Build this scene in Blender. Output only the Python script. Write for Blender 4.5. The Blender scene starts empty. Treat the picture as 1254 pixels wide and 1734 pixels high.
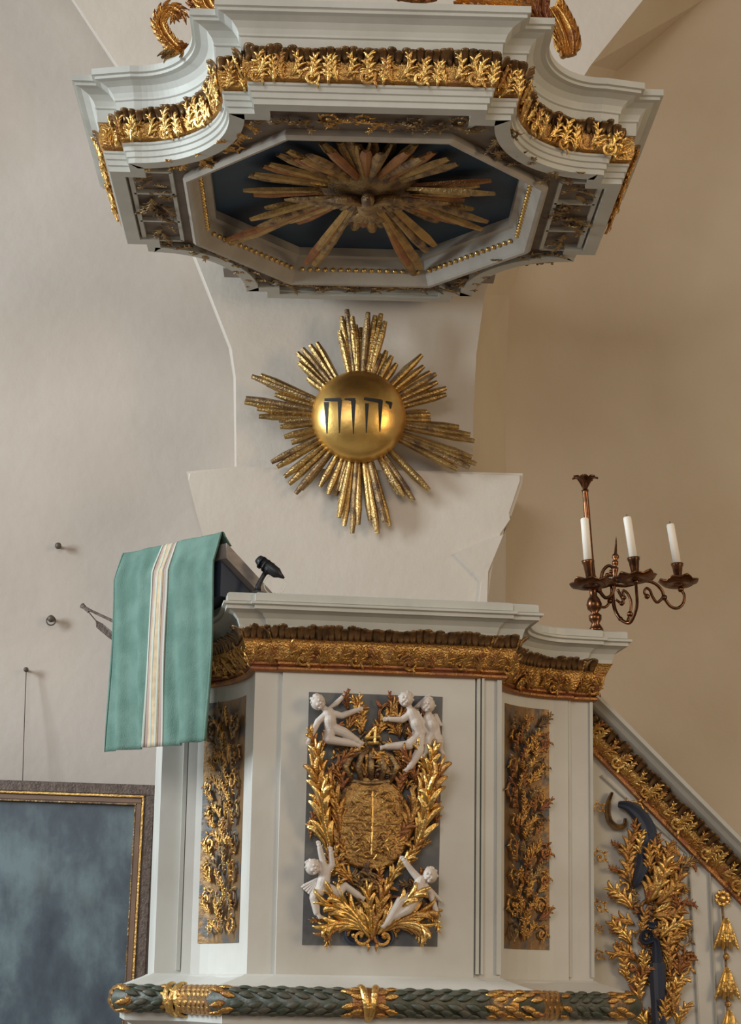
import bpy, bmesh, math, random
from mathutils import Vector, Matrix
random.seed(7)
PI = math.pi
SC = bpy.context.scene
# ---------------------------------------------------------------- camera
FOC, IW, IH = 3600.0, 1254, 1734
PITCH = math.atan(813/3600.); YAW = math.radians(1.2); ROLL = .017; CZ = 1.6
fwd = Vector((math.sin(YAW)*math.cos(PITCH), math.cos(YAW)*math.cos(PITCH), math.sin(PITCH)))
r0 = fwd.cross(Vector((0, 0, 1))).normalized(); u0 = r0.cross(fwd)
rgt = r0*math.cos(ROLL) + u0*math.sin(ROLL); upv = -r0*math.sin(ROLL) + u0*math.cos(ROLL)
CAMP = Vector((0, 0, CZ))
cd = bpy.data.cameras.new('camera'); cam = bpy.data.objects.new('camera', cd)
SC.collection.objects.link(cam); SC.camera = cam
cd.sensor_fit = 'VERTICAL'; cd.sensor_height = 24.0; cd.lens = FOC/IH*24.0; cd.clip_end = 100
cam.matrix_world = Matrix(((rgt.x, upv.x, -fwd.x, 0), (rgt.y, upv.y, -fwd.y, 0), (rgt.z, upv.z, -fwd.z, CZ), (0, 0, 0, 1)))
# ---------------------------------------------------------------- world, lights, exposure
w = bpy.data.worlds.new('world'); SC.world = w; w.use_nodes = True
w.node_tree.nodes['Background'].inputs[0].default_value = (.76, .70, .62, 1)
w.node_tree.nodes['Background'].inputs[1].default_value = .33
SC.view_settings.view_transform = 'Standard'; SC.view_settings.look = 'None'
SC.view_settings.gamma = 1; SC.view_settings.use_curve_mapping = False
SC.view_settings.exposure = 0.15
def area(name, loc, target, sx, sy, power, col):
    l = bpy.data.lights.new(name, 'AREA'); l.shape = 'RECTANGLE'; l.size = sx; l.size_y = sy
    l.energy = power; l.color = col
    o = bpy.data.objects.new(name, l); SC.collection.objects.link(o); o.location = loc
    o.rotation_euler = (Vector(target)-Vector(loc)).to_track_quat('-Z', 'Y').to_euler(); return o
area('window_light_left', (-6.0, 5.0, 4.0), (0, 6.3, 2.4), 1.2, 2.4, 380, (.80, .93, 1.0))
area('window_light_nave', (-2.2, -1.5, 5.2), (0.2, 7, 2.8), 3.2, 3.0, 140, (.99, .97, .95))
area('window_light_right', (5.5, 2.0, 3.6), (.6, 7.5, 3.2), 1.6, 2.4, 110, (1.0, .76, .46))

# ---------------------------------------------------------------- helpers
def ray(px, py): return fwd + rgt*((px-IW/2)/FOC) + upv*((IH/2-py)/FOC)
def PY(px, py, y):                       # a measured image point on the upright plane Y = y
    v = ray(px, py); return CAMP + v*(y/v.y)
def PN(px, py, p0, n):
    v = ray(px, py); return CAMP + v*((p0-CAMP).dot(n)/v.dot(n))
def link(o): SC.collection.objects.link(o); return o
def empty(name, loc, label, cat, group=None, rot=(0, 0, 0)):
    o = link(bpy.data.objects.new(name, None)); o.location = loc; o.rotation_euler = rot
    o.empty_display_size = .05
    tag(o, label, cat, group); bpy.context.view_layer.update(); return o
def tag(o, label=None, cat=None, group=None, kind=None):
    if label: o['label'] = label
    if cat: o['category'] = cat
    if group: o['group'] = group
    if kind: o['kind'] = kind
    return o
def world_of(o):
    m = o.matrix_basis.copy()
    if o.parent: m = world_of(o.parent) @ m
    return m
def put(o, parent, M=None):
    """place o with world matrix M under parent"""
    o.parent = parent
    if M is None: M = Matrix.Identity(4)
    o.matrix_basis = (world_of(parent).inverted() @ M) if parent else M
    return o
def obj(name, bm, mat, parent=None, M=None, smooth=False, local=False):
    me = bm if isinstance(bm, bpy.types.Mesh) else None
    if me is None:
        bmesh.ops.recalc_face_normals(bm, faces=bm.faces)
        me = bpy.data.meshes.new(name); bm.to_mesh(me); bm.free()
        if smooth:
            for p in me.polygons: p.use_smooth = True
    if mat and not me.materials: me.materials.append(mat)
    o = link(bpy.data.objects.new(name, me))
    if local:
        o.parent = parent; o.matrix_basis = M or Matrix.Identity(4)
    else: put(o, parent, M)
    return o
def mesh_of(name, bm, mat, smooth=True):
    bmesh.ops.recalc_face_normals(bm, faces=bm.faces)
    me = bpy.data.meshes.new(name); bm.to_mesh(me); bm.free(); me.materials.append(mat)
    if smooth:
        for p in me.polygons: p.use_smooth = True
    return me
def frame(pos, up, nrm, s=1.0, roll=0.0, sx=None):
    """matrix: local Y -> up, local Z -> nrm, at pos"""
    n = nrm.normalized(); y = (up - n*up.dot(n)).normalized()
    if roll: y = Matrix.Rotation(roll, 3, n) @ y
    x = y.cross(n); sx = s if sx is None else sx
    return Matrix(((x.x*sx, y.x*s, n.x*s, pos.x), (x.y*sx, y.y*s, n.y*s, pos.y), (x.z*sx, y.z*s, n.z*s, pos.z), (0, 0, 0, 1)))
# ---- materials
def mat(name, col, rough=.6, metal=0.0, col2=None, scale=8, bump=0.0, bscale=60, mix_lo=.4, mix_hi=.65, stretch=(1, 1, 1), detail=6, metal2=None):
    m = bpy.data.materials.new(name); m.use_nodes = True; nt = m.node_tree; N = nt.nodes; L = nt.links
    b = N['Principled BSDF']; b.inputs['Roughness'].default_value = rough; b.inputs['Metallic'].default_value = metal
    b.inputs['Base Color'].default_value = (*col, 1)
    tc = N.new('ShaderNodeTexCoord'); mp = N.new('ShaderNodeMapping'); mp.inputs['Scale'].default_value = stretch
    geo = N.new('ShaderNodeNewGeometry'); L.new(geo.outputs['Position'], mp.inputs['Vector'])
    if col2:
        n = N.new('ShaderNodeTexNoise'); n.inputs['Scale'].default_value = scale; n.inputs['Detail'].default_value = detail
        L.new(mp.outputs[0], n.inputs['Vector'])
        r = N.new('ShaderNodeValToRGB'); r.color_ramp.elements[0].position = mix_lo; r.color_ramp.elements[1].position = mix_hi
        r.color_ramp.elements[0].color = (*col, 1); r.color_ramp.elements[1].color = (*col2, 1)
        L.new(n.outputs['Fac'], r.inputs[0]); L.new(r.outputs[0], b.inputs['Base Color'])
        if metal2 is not None:
            mr = N.new('ShaderNodeMapRange'); mr.inputs['From Min'].default_value = mix_lo; mr.inputs['From Max'].default_value = mix_hi
            mr.inputs['To Min'].default_value = metal; mr.inputs['To Max'].default_value = metal2
            L.new(n.outputs['Fac'], mr.inputs['Value']); L.new(mr.outputs[0], b.inputs['Metallic'])
    if bump:
        n2 = N.new('ShaderNodeTexNoise'); n2.inputs['Scale'].default_value = bscale; n2.inputs['Detail'].default_value = 4
        L.new(mp.outputs[0], n2.inputs['Vector'])
        bp = N.new('ShaderNodeBump'); bp.inputs['Strength'].default_value = bump; bp.inputs['Distance'].default_value = .01
        L.new(n2.outputs['Fac'], bp.inputs['Height']); L.new(bp.outputs[0], b.inputs['Normal'])
    return m
M_wall = mat('wall_plaster', (.50, .43, .375), .9, col2=(.42, .355, .30), scale=1.0, bump=.25, bscale=18)
M_wallr = mat('wall_plaster_warm', (.56, .455, .335), .9, col2=(.47, .365, .25), scale=.9, bump=.25, bscale=18)
M_pier = mat('pier_plaster', (.60, .53, .46), .9, col2=(.55, .48, .41), scale=2, bump=.2, bscale=25)
M_white = mat('painted_wood_grey_white', (.56, .55, .50), .5, col2=(.50, .49, .44), scale=7, bump=.06, bscale=40)
M_cream = mat('painted_wood_cream', (.62, .60, .55), .55, col2=(.56, .53, .48), scale=4, bump=.05, bscale=30)
M_gold = mat('gilding', (.66, .38, .12), .33, 1.0, col2=(.34, .13, .05), scale=26, bump=.5, bscale=170, mix_lo=.50, mix_hi=.70, metal2=.45)
M_goldb = mat('gilding_bright', (.84, .55, .19), .30, 1.0, col2=(.55, .27, .09), scale=20, bump=.35, bscale=120, mix_lo=.55, mix_hi=.75, metal2=.7)
M_goldr = mat('gilding_red_bole', (.42, .20, .075), .40, .9, col2=(.30, .11, .05), scale=22, bump=.5, bscale=140, mix_lo=.45, mix_hi=.65, metal2=.4)
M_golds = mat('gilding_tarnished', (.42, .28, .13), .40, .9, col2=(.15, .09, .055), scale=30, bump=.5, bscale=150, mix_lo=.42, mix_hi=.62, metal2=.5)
M_crest = mat('crest_shade_brown', (.25, .14, .06), .42, .7, col2=(.10, .06, .03), scale=40)  # crest gilding coloured dark brown to carry the shade of its curled tips
M_shield = mat('gilding_shield', (.52, .31, .11), .38, 1.0, col2=(.36, .20, .08), scale=30, bump=1.0, bscale=85, mix_lo=.4, mix_hi=.6)
M_greybrown = mat('painted_wood_grey_brown', (.44, .39, .33), .6, col2=(.36, .31, .26), scale=9)  # octagon moulding: darker and browner than the cornice white
M_sunray = mat('gilding_sunray', (.50, .33, .13), .38, 1.0, col2=(.28, .18, .09), scale=22, bump=.4, bscale=120, mix_lo=.45, mix_hi=.7)
M_gold2 = mat('gilding_worn', (.56, .30, .10), .36, 1.0, col2=(.13, .09, .06), scale=34, bump=.5, bscale=120, mix_lo=.44, mix_hi=.58, metal2=.3)
M_orb = mat('gilding_orb', (.80, .50, .15), .34, 1.0, col2=(.62, .33, .10), scale=9, bump=.12, bscale=30, mix_lo=.45, mix_hi=.7)
M_ground = mat('panel_ground_blue_grey', (.115, .115, .12), .7, col2=(.16, .155, .145), scale=18, bump=.1)
M_soffit = mat('soffit_paint', (.22, .17, .13), .65, col2=(.15, .11, .085), scale=14, bump=.1)
M_blue = mat('soffit_blue', (.012, .045, .085), .6, col2=(.008, .025, .06), scale=6)
M_strap = mat('strap_dark_blue', (.035, .045, .075), .55)
M_putto = mat('putto_paint', (.62, .54, .48), .55, col2=(.56, .47, .40), scale=30)
M_black = mat('ink_black', (.012, .010, .008), .6)
M_plastic = mat('black_plastic', (.012, .012, .014), .45)
M_sideground = mat('panel_ground_worn_gilding', (.26, .15, .065), .5, .6, col2=(.10, .09, .085), scale=16, bump=.3, mix_lo=.48, mix_hi=.6, metal2=.1)
M_brass = mat('aged_brass', (.19, .080, .038), .30, 1.0, col2=(.08, .04, .022), scale=40, mix_lo=.45, mix_hi=.65)
M_wax = mat('candle_wax', (.88, .80, .70), .5)
M_green = mat('green_damask', (.105, .195, .155), .85, col2=(.15, .25, .205), scale=14, bump=.35, bscale=300)
M_stripe = mat('stripe_ochre', (.62, .46, .28), .7, col2=(.5, .36, .22), scale=40, bump=.2, bscale=300)
M_pale = mat('stripe_pale', (.50, .52, .44), .7)
M_mauve = mat('stripe_mauve', (.40, .28, .24), .7)
M_laurel = mat('laurel_green', (.060, .072, .050), .5, col2=(.12, .11, .085), scale=30, bump=.3)
M_wood = mat('grey_painted_wood', (.34, .29, .26), .6, col2=(.26, .22, .20), scale=10, stretch=(1, 1, 4))
M_fdark = mat('frame_dark_carved', (.10, .065, .05), .55, col2=(.165, .115, .09), scale=60, bump=.5, bscale=120)
M_fbrown = mat('frame_brown', (.22, .13, .085), .5, col2=(.17, .10, .07), scale=10)
M_iron = mat('old_iron', (.12, .095, .075), .6, .5)
M_floor = mat('stone_floor', (.17, .125, .09), .7, col2=(.13, .10, .075), scale=3)
# ---- primitives
def box_bm(bm, c, s, M=None):
    vs = bmesh.ops.create_cube(bm, size=1)['verts']
    for v in vs:
        v.co = Vector((v.co.x*s[0]+c[0], v.co.y*s[1]+c[1], v.co.z*s[2]+c[2]))
        if M: v.co = M @ v.co
def prism(bm, front, vec):
    """front: list of points of a planar polygon, extruded by vec"""
    a = [bm.verts.new(p) for p in front]; b = [bm.verts.new(Vector(p)+Vector(vec)) for p in front]
    n = len(a)
    bm.faces.new(a); bm.faces.new(b[::-1])
    for i in range(n): bm.faces.new((a[i], b[i], b[(i+1) % n], a[(i+1) % n]))
def lathe(bm, prof, seg=20, M=None):
    rings = []
    for r, z in prof:
        if r < 1e-5: rings.append([bm.verts.new((0, 0, z))])
        else: rings.append([bm.verts.new((r*math.cos(2*PI*i/seg), r*math.sin(2*PI*i/seg), z)) for i in range(seg)])
    for a, b in zip(rings, rings[1:]):
        if len(a) == 1 and len(b) == 1: continue
        for i in range(seg):
            j = (i+1) % seg
            if len(a) == 1: bm.faces.new((a[0], b[i], b[j]))
            elif len(b) == 1: bm.faces.new((a[i], a[j], b[0]))
            else: bm.faces.new((a[i], a[j], b[j], b[i]))
    for rg in (rings[0], rings[-1]):
        if len(rg) > 1: bm.faces.new(rg)
    if M:
        for rg in rings:
            for v in rg: v.co = M @ v.co
def tube(bm, pts, rad, seg=8):
    pts = [Vector(p) for p in pts]; n = len(pts)
    rad = rad if isinstance(rad, (list, tuple)) else [rad]*n
    t0 = (pts[1]-pts[0]).normalized(); a = Vector((0, 0, 1)) if abs(t0.z) < .9 else Vector((1, 0, 0))
    nx = t0.cross(a).normalized(); rings = []
    for i, p in enumerate(pts):
        t = (pts[min(i+1, n-1)]-pts[max(i-1, 0)]).normalized()
        nx = (nx - t*nx.dot(t)).normalized(); ny = t.cross(nx)
        rings.append([bm.verts.new(p + (nx*math.cos(2*PI*k/seg)+ny*math.sin(2*PI*k/seg))*rad[i]) for k in range(seg)])
    for a, b in zip(rings, rings[1:]):
        for k in range(seg): bm.faces.new((a[k], a[(k+1) % seg], b[(k+1) % seg], b[k]))
    bm.faces.new(rings[0]); bm.faces.new(rings[-1])
def blade(bm, pts, nrms, ws, hs, mode='groove'):
    """closed carved strip: ring of 6 points"""
    n = len(pts); rings = []
    c, m_ = (.35, 1.0) if mode == 'groove' else (1.0, .72)
    for i in range(n):
        t = (pts[min(i+1, n-1)]-pts[max(i-1, 0)]).normalized(); nn = nrms[i]
        nn = (nn - t*nn.dot(t)).normalized(); b = nn.cross(t); p = pts[i]; wd = ws[i]; h = hs[i]
        rings.append([bm.verts.new(q) for q in (p-b*wd, p-b*wd*.55+nn*h*m_, p+nn*h*c, p+b*wd*.55+nn*h*m_, p+b*wd, p-nn*h*.5)])
    for a, b in zip(rings, rings[1:]):
        for k in range(6): bm.faces.new((a[k], a[(k+1) % 6], b[(k+1) % 6], b[k]))
    bm.faces.new(rings[0]); bm.faces.new(rings[-1])
# ---- sweeping mouldings along a plan path
def outward(path, closed):
    n = len(path); out = []
    for i in range(n):
        def nr(a, b):
            d = (b-a).normalized(); return Vector((d.y, -d.x))
        if closed or 0 < i < n-1:
            n1 = nr(path[i-1], path[i]); n2 = nr(path[i], path[(i+1) % n])
            m = n1+n2
            m = m.normalized()/max(.35, m.normalized().dot(n1)) if m.length > 1e-4 else n1
        elif i == 0: m = nr(path[0], path[1])
        else: m = nr(path[-2], path[-1])
        out.append(m)
    return out
def sweep(bm, path, prof, z0, closed=False, cap=True):
    """path: 2D points walking so that outward is to the right of travel"""
    nr = outward(path, closed); rings = []
    for p, q in zip(path, nr):
        rings.append([bm.verts.new((p.x+q.x*o, p.y+q.y*o, z0+z)) for o, z in prof])
    n = len(path)
    for i in range(n if closed else n-1):
        a, b = rings[i], rings[(i+1) % n]
        for k in range(len(prof)-1): bm.faces.new((a[k], b[k], b[k+1], a[k+1]))
    return rings
def solid_sweep(bm, path, prof, z0, closed=False):
    """prof is a closed loop"""
    nr = outward(path, closed); rings = []
    for p, q in zip(path, nr):
        rings.append([bm.verts.new((p.x+q.x*o, p.y+q.y*o, z0+z)) for o, z in prof])
    n = len(path); m = len(prof)
    for i in range(n if closed else n-1):
        a, b = rings[i], rings[(i+1) % n]
        for k in range(m): bm.faces.new((a[k], b[k], b[(k+1) % m], a[(k+1) % m]))
    if not closed:
        bm.faces.new(rings[0]); bm.faces.new(rings[-1][::-1])
def arc_q(p0, p1, k, n=10):
    """quarter ellipse concave: from p0 to p1, centre at corner k"""
    k = Vector(k); a = Vector(p0)-k; b = Vector(p1)-k
    return [k + a*math.cos(t) + b*math.sin(t) for t in [PI/2*i/n for i in range(n+1)]]
class Path:
    """arc-length lookup on an open 2D path -> position, tangent, outward normal"""
    def __init__(s, pts):
        s.p = pts; s.l = [0]
        for a, b in zip(pts, pts[1:]): s.l.append(s.l[-1]+(b-a).length)
        s.L = s.l[-1]
    def at(s, d):
        d = min(max(d, 0), s.L-1e-6)
        for i in range(len(s.p)-1):
            if s.l[i+1] >= d: break
        t = (s.p[i+1]-s.p[i]).normalized()
        return s.p[i]+t*(d-s.l[i]), t, Vector((t.y, -t.x))
# ---------------------------------------------------------------- carved leaf library (unit size, grows along +Y, faces +Z)
def acanthus_bm(lobes=4, bend=0.0, curl=.25, fat=1.0):
    """leaf of hooked lobes that leave the rib tangentially and roll outward"""
    bm = bmesh.new(); n = 9; pts = []; dirs = []; p = Vector((0, 0, 0)); a = 0
    for i in range(n+1):
        s = i/n; pts.append(Vector((p.x, p.y, .05+.13*math.sin(PI*s*.8)+curl*s**3))); dirs.append(a)
        p = p+Vector((math.sin(a), math.cos(a), 0))/n; a += bend/n*(.5+s)
    Z = Vector((0, 0, 1))
    ws = [.040+.035*math.sin(PI*min(1, i/n+.1)) for i in range(n+1)]; ws[-1] = .022
    blade(bm, pts, [Z]*(n+1), ws, [.075*(1-.5*i/n) for i in range(n+1)], 'ridge')
    for k in range(lobes):
        s = .62*k/max(1, lobes-1)
        for sd in (-1, 1):
            i = min(n-1, int(s*n+(.5 if sd > 0 else 0))); q = pts[i].copy(); a0 = dirs[i]; m = 6
            L = (.52-.26*s)*random.uniform(.88, 1.12); ang = a0+sd*.28; hook = sd*random.uniform(1.3, 1.9); lp = []; z0 = q.z
            for j in range(m+1):
                t = j/m; lp.append(Vector((q.x, q.y, z0-.03+.07*math.sin(PI*t*.8)+.05*t))); q = q+Vector((math.sin(ang), math.cos(ang), 0))*L/m; ang += hook/m*(2*t)
            blade(bm, lp, [Z]*(m+1), [.026, .044, .057, .063, .058, .043, .018], [.035, .055, .06, .06, .055, .045, .025], 'ridge' if k % 2 else 'groove')
    return bm
def volute_bm(turns=1.4, leafy=True):
    bm = bmesh.new(); n = 22; pts = []; Z = Vector((0, 0, 1))
    for i in range(n+1):
        s = i/n; th = turns*2*PI*s; r = .42*(1-s)**.9+.05
        pts.append(Vector((.42-r*math.cos(th), .1+r*math.sin(th)*1.0+.25*(1-s)**3*0, .05+.12*s)))
    blade(bm, pts, [Z]*(n+1), [.055+.02*(i/n) for i in range(n+1)], [.05+.04*(i/n) for i in range(n+1)], 'groove')
    bmesh.ops.create_icosphere(bm, subdivisions=1, radius=.085, matrix=Matrix.Translation((.42, .1, .16)))
    if leafy:
        for k in range(4):
            i = 1+k*3; b = pts[i]; d = (b-Vector((.42, .1, 0))); d.z = 0; d.normalize(); t = Vector((-d.y, d.x, 0))*-1
            lp = [b+d*.28*j/4+t*.16*(j/4)**2+Z*(.02+.07*math.sin(PI*j/4)) for j in range(5)]
            blade(bm, lp, [Z]*5, [.04, .065, .065, .04, .006], [.04, .05, .045, .03, .01])
    return bm
def frieze_leaf_bm():
    """upright leaf of a cornice frieze: unit height, three ribs, tip rolled forward"""
    bm = bmesh.new(); Z = Vector((0, 0, 1))
    for k, (x, s, L) in enumerate(((0, 0, 1.0), (-.16, -.30, .86), (.16, .30, .86), (-.26, -.75, .6), (.26, .75, .6))):
        n = 7; pts = []; nr = []
        for i in range(n+1):
            t = i/n; y = L*(1.10*math.sin(PI*.5*min(1, t*1.15)) if t < .87 else 1.10-.35*(t-.87)/.13*.4)
            pts.append(Vector((x+s*.22*t*t, y, .05+.30*t**2.2)))
            nr.append(Vector((0, -.35*t, 1)).normalized())
        ws = [.05+.09*math.sin(PI*(.15+.75*i/n)) for i in range(n+1)]; ws[-1] = .03
        blade(bm, pts, nr, ws, [.05]*(n)+[.03], 'ridge')
    return bm
def scroll_S_bm():
    bm = bmesh.new(); Z = Vector((0, 0, 1)); pts = []
    n = 26
    for i in range(n+1):
        s = i/n*2-1; th = abs(s)**1.0*1.5*PI; r = .24*(1-abs(s)*.62)
        sg = 1 if s > 0 else -1
        pts.append(Vector((sg*(.24-r*math.cos(th)), sg*(-r*math.sin(th))+.0, .06)) )
    blade(bm, pts, [Z]*(n+1), [.045]*(n+1), [.06]*(n+1), 'ridge')
    for sg in (-1, 1): bmesh.ops.create_icosphere(bm, subdivisions=1, radius=.06, matrix=Matrix.Translation((sg*.24, 0, .09)))
    return bm
def crest_bm():
    bm = bmesh.new()
    n = 5; pts = [Vector((0, .9*math.sin(PI/2*i/n), .75*(1-math.cos(PI/2*i/n)))) for i in range(n+1)]
    nr = [Vector((0, -math.sin(PI/2*i/n), math.cos(PI/2*i/n))) for i in range(n+1)]
    blade(bm, pts, nr, [.30, .40, .50, .56, .52, .34], [.16]*5+[.10], 'ridge')
    return bm
def leafset(mt, tagn):
    L = {}
    for key, b in (('str', 0.0), ('l1', -1.1), ('r1', 1.1), ('l2', -2.2), ('r2', 2.2)):
        L[key] = mesh_of('acanthus_'+tagn+key, acanthus_bm(4, b, random.uniform(.1, .3)), mt)
    L['vol'] = mesh_of('volute_'+tagn, volute_bm(), mt)
    return L
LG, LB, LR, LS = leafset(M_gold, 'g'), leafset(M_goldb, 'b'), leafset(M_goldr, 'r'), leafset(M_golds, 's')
FL_g = mesh_of('frieze_leaf_mesh', frieze_leaf_bm(), M_goldb)
FL_r = mesh_of('frieze_leaf_red', frieze_leaf_bm(), M_gold)
SS_g = mesh_of('frieze_scroll_mesh', scroll_S_bm(), M_goldb)
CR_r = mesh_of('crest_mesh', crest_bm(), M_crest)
CR_s = mesh_of('crest_mesh_shaded', crest_bm(), M_crest)
def leaf(parent, kind, pos, up, nrm, s, lib=LG, roll=0.0, flip=1, name='acanthus_leaf'):
    me = lib[kind]
    if kind == 'vol': name = 'volute'
    return obj(name, me, None, parent, frame(pos, up, nrm, s, roll, s*flip))
def foliage(parent, surf, W, H, seed, lib=(LG,), step=.05, size=.075, out=.006, dens=1.0):
    """symmetric climbing acanthus: surf(u, v) -> point, tangent-u, normal ; u in +-W/2, v in 0..H"""
    rd = random.Random(seed); rows = int((H-.03)/step); Zv = Vector((0, 0, 1)); cnt = 0
    for r in range(rows):
        v = .022+(r+.3)*step; ph = (r % 4)
        for sd in (-1, 1):
            lb = rd.choice(lib)
            if ph == 0: uu, kind, ro = W*.10*sd, ('r1' if sd > 0 else 'l1'), -sd*.35
            elif ph == 1: uu, kind, ro = W*.26*sd, 'vol', -sd*.3
            elif ph == 2: uu, kind, ro = W*.05*sd, ('r2' if sd > 0 else 'l2'), sd*.35
            else: uu, kind, ro = W*.30*sd, ('l1' if sd > 0 else 'r1'), -sd*.9
            uu += rd.uniform(-.08, .08)*W; p, tu, nn = surf(uu, v+rd.uniform(-.2, .2)*step)
            up = surf_up(surf, uu, v, tu, nn)
            sc = size*rd.uniform(.8, 1.15)
            leaf(parent, kind, p+nn*(out+rd.uniform(0, .008)), up, nn, sc, lb, ro+rd.uniform(-.2, .2), (sd if kind == 'vol' else 1)); cnt += 1
        if rd.random() < .6*dens:
            p, tu, nn = surf(rd.uniform(-.3, .3)*W, v+.3*step); up = surf_up(surf, 0, v, tu, nn)
            leaf(parent, 'str', p+nn*(out+.008), up, nn, size*.9, rd.choice(lib), rd.uniform(-.5, .5)); cnt += 1
    return cnt
def surf_up(surf, u, v, tu, nn): return nn.cross(tu)
# ================================================================ STRUCTURE
WALLY = 7.95
def quadwall(name, pts, m, thick=.25):
    bm = bmesh.new(); prism(bm, pts, (0, thick, 0)); o = obj(name, bm, m); tag(o, kind='structure'); return o
fl = bmesh.new(); box_bm(fl, (0, 2, -.1), (14, 14, .2)); tag(obj('floor', fl, M_floor), kind='structure')
quadwall('wall_left', [(-6, WALLY, 0), (.1, WALLY, 0), (.1, WALLY, 7), (-6, WALLY, 7)], M_wall)
quadwall('wall_right', [(.1, WALLY, 0), (6, WALLY, 0), (6, WALLY, 7), (.1, WALLY, 7)], M_wallr)
def mirror_ext(pl): return pl
# pier with flaring vault springers: front face polygon on y=7.5, splayed flanks running back to the wall
FY = 7.58
Lf = [(400, 900), (400, 790), (399, 640), (392, 590), (345, 470), (285, 320), (205, 120), (125, 0), (60, -90)]
Lb = [(397, 900), (397, 790), (395, 640), (387, 590), (339, 468), (279, 317), (198, 118), (118, -4), (52, -92)]
Rf = [(800, 900), (800, 790), (801, 700), (806, 600), (820, 500), (880, 300), (1000, 110), (1088, 0), (1160, -90)]
Rb = [(856, 900), (856, 790), (855, 660), (857, 600), (862, 500), (930, 300), (1045, 120), (1190, 0), (1300, -90)]
bm = bmesh.new()
def col(pts, y): return [bm.verts.new(PY(a, b, y)) for a, b in pts]
lf, rf = col(Lf, FY), col(Rf, FY); lb, rb = col(Lb, WALLY), col(Rb, WALLY)
base = [bm.verts.new((v.co.x, v.co.y, 0)) for v in (lf[0], rf[0], lb[0], rb[0])]
for i in range(len(lf)-1):
    bm.faces.new((lf[i], lf[i+1], rf[i+1], rf[i])); bm.faces.new((lf[i], lb[i], lb[i+1], lf[i+1])); ff = bm.faces.new((rf[i], rf[i+1], rb[i+1], rb[i])); ff.material_index = 1
bm.faces.new((base[0], lf[0], rf[0], base[1])); bm.faces.new((base[2], lb[0], lf[0], base[0])); bm.faces.new((base[1], rf[0], rb[0], base[3]))
pier = tag(obj('wall_pier', bm, M_pier), kind='structure'); pier.data.materials.append(M_wallr)
# lower stepped impost block of the pier
FB = 7.50
bm = bmesh.new()
out = [(315, 797), (400, 790), (470, 792), (885, 800), (885, 815), (866, 872), (858, 876), (852, 905), (826, 968), (824, 1030), (824, 1200), (360, 1200), (350, 1030), (343, 905), (336, 862), (319, 815)]
prism(bm, [PY(a, b, FB) for a, b in out], (0, WALLY-FB-.01, 0))
bmesh.ops.bevel(bm, geom=[e for e in bm.edges if abs(e.verts[0].co.y-FB) < .001 and abs(e.verts[1].co.y-FB) < .001], offset=.012, segments=3, affect='EDGES')
tag(obj('trim_impost', bm, M_pier), kind='structure')
bm = bmesh.new()
prism(bm, [PY(a, b, 7.485) for a, b in [(770, 938), (800, 925), (852, 905), (826, 968), (824, 1030), (822, 1100), (800, 1100), (815, 985)]], (0, .02, 0))
tag(obj('trim_plaster_patch', bm, M_pier), kind='structure')

# ================================================================ SOUNDING BOARD
BZ = 4.08; BCX, BCY = .10, 6.575
def V2(*a): return Vector(a)
def board_quarter(sx, sy):
    """plan corner from the middle of the front/back to the middle of the side"""
    pts = [V2(.335, .875), V2(.335, .805), V2(.41, .805)]
    pts += arc_q((.41, .80), (.715, .405), (.725, .80), 22)
    pts += [V2(.735, .40), V2(.735, .33), V2(.80, .33)]
    return [V2(p.x*sx+BCX, p.y*sy+BCY) for p in pts]
# walk so that outward is to the right of travel: left side -> front -> right side -> back
q1 = board_quarter(-1, -1)[::-1]; q2 = board_quarter(1, -1); q3 = board_quarter(1, 1)[::-1]; q4 = board_quarter(-1, 1)
bpath = q1+q2+q3+q4
bpath = [p for i, p in enumerate(bpath) if (p-bpath[i-1]).length > 1e-4]
board = empty('sounding_board', (BCX, BCY, BZ+.26), 'carved octagonal canopy with gilded frieze hanging above the pulpit', 'canopy')
pr = [(-.045, 0), (0, 0), (0, .016), (.007, .018), (.007, .034), (.014, .036), (.014, .050), (.020, .053), (.020, .060), (-.045, .060)]
bm = bmesh.new(); solid_sweep(bm, bpath, pr, BZ, True); obj('architrave', bm, M_white, board)
fr = [(-.04, .058), (.010, .060), (.026, .070), (.034, .088), (.036, .110), (.034, .130), (.030, .150), (-.04, .150)]
bm = bmesh.new(); solid_sweep(bm, bpath, fr, BZ, True); bfr = obj('frieze', bm, M_gold, board, smooth=False)
cn = [(-.04, .146), (.040, .146), (.042, .186), (.048, .189), (.048, .196), (.054, .210), (.068, .226), (.090, .236), (.106, .239), (.106, .248), (.116, .250), (.116, .270), (-.04, .272)]
bm = bmesh.new(); solid_sweep(bm, bpath, cn, BZ, True); obj('cornice', bm, M_white, board)
nr = outward(bpath, True)
bm = bmesh.new(); prism(bm, [Vector((p.x-n_.x*.03, p.y-n_.y*.03, BZ+.266)) for p, n_ in zip(bpath, nr)], (0, 0, .02)); obj('lid', bm, M_wood, board)
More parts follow.
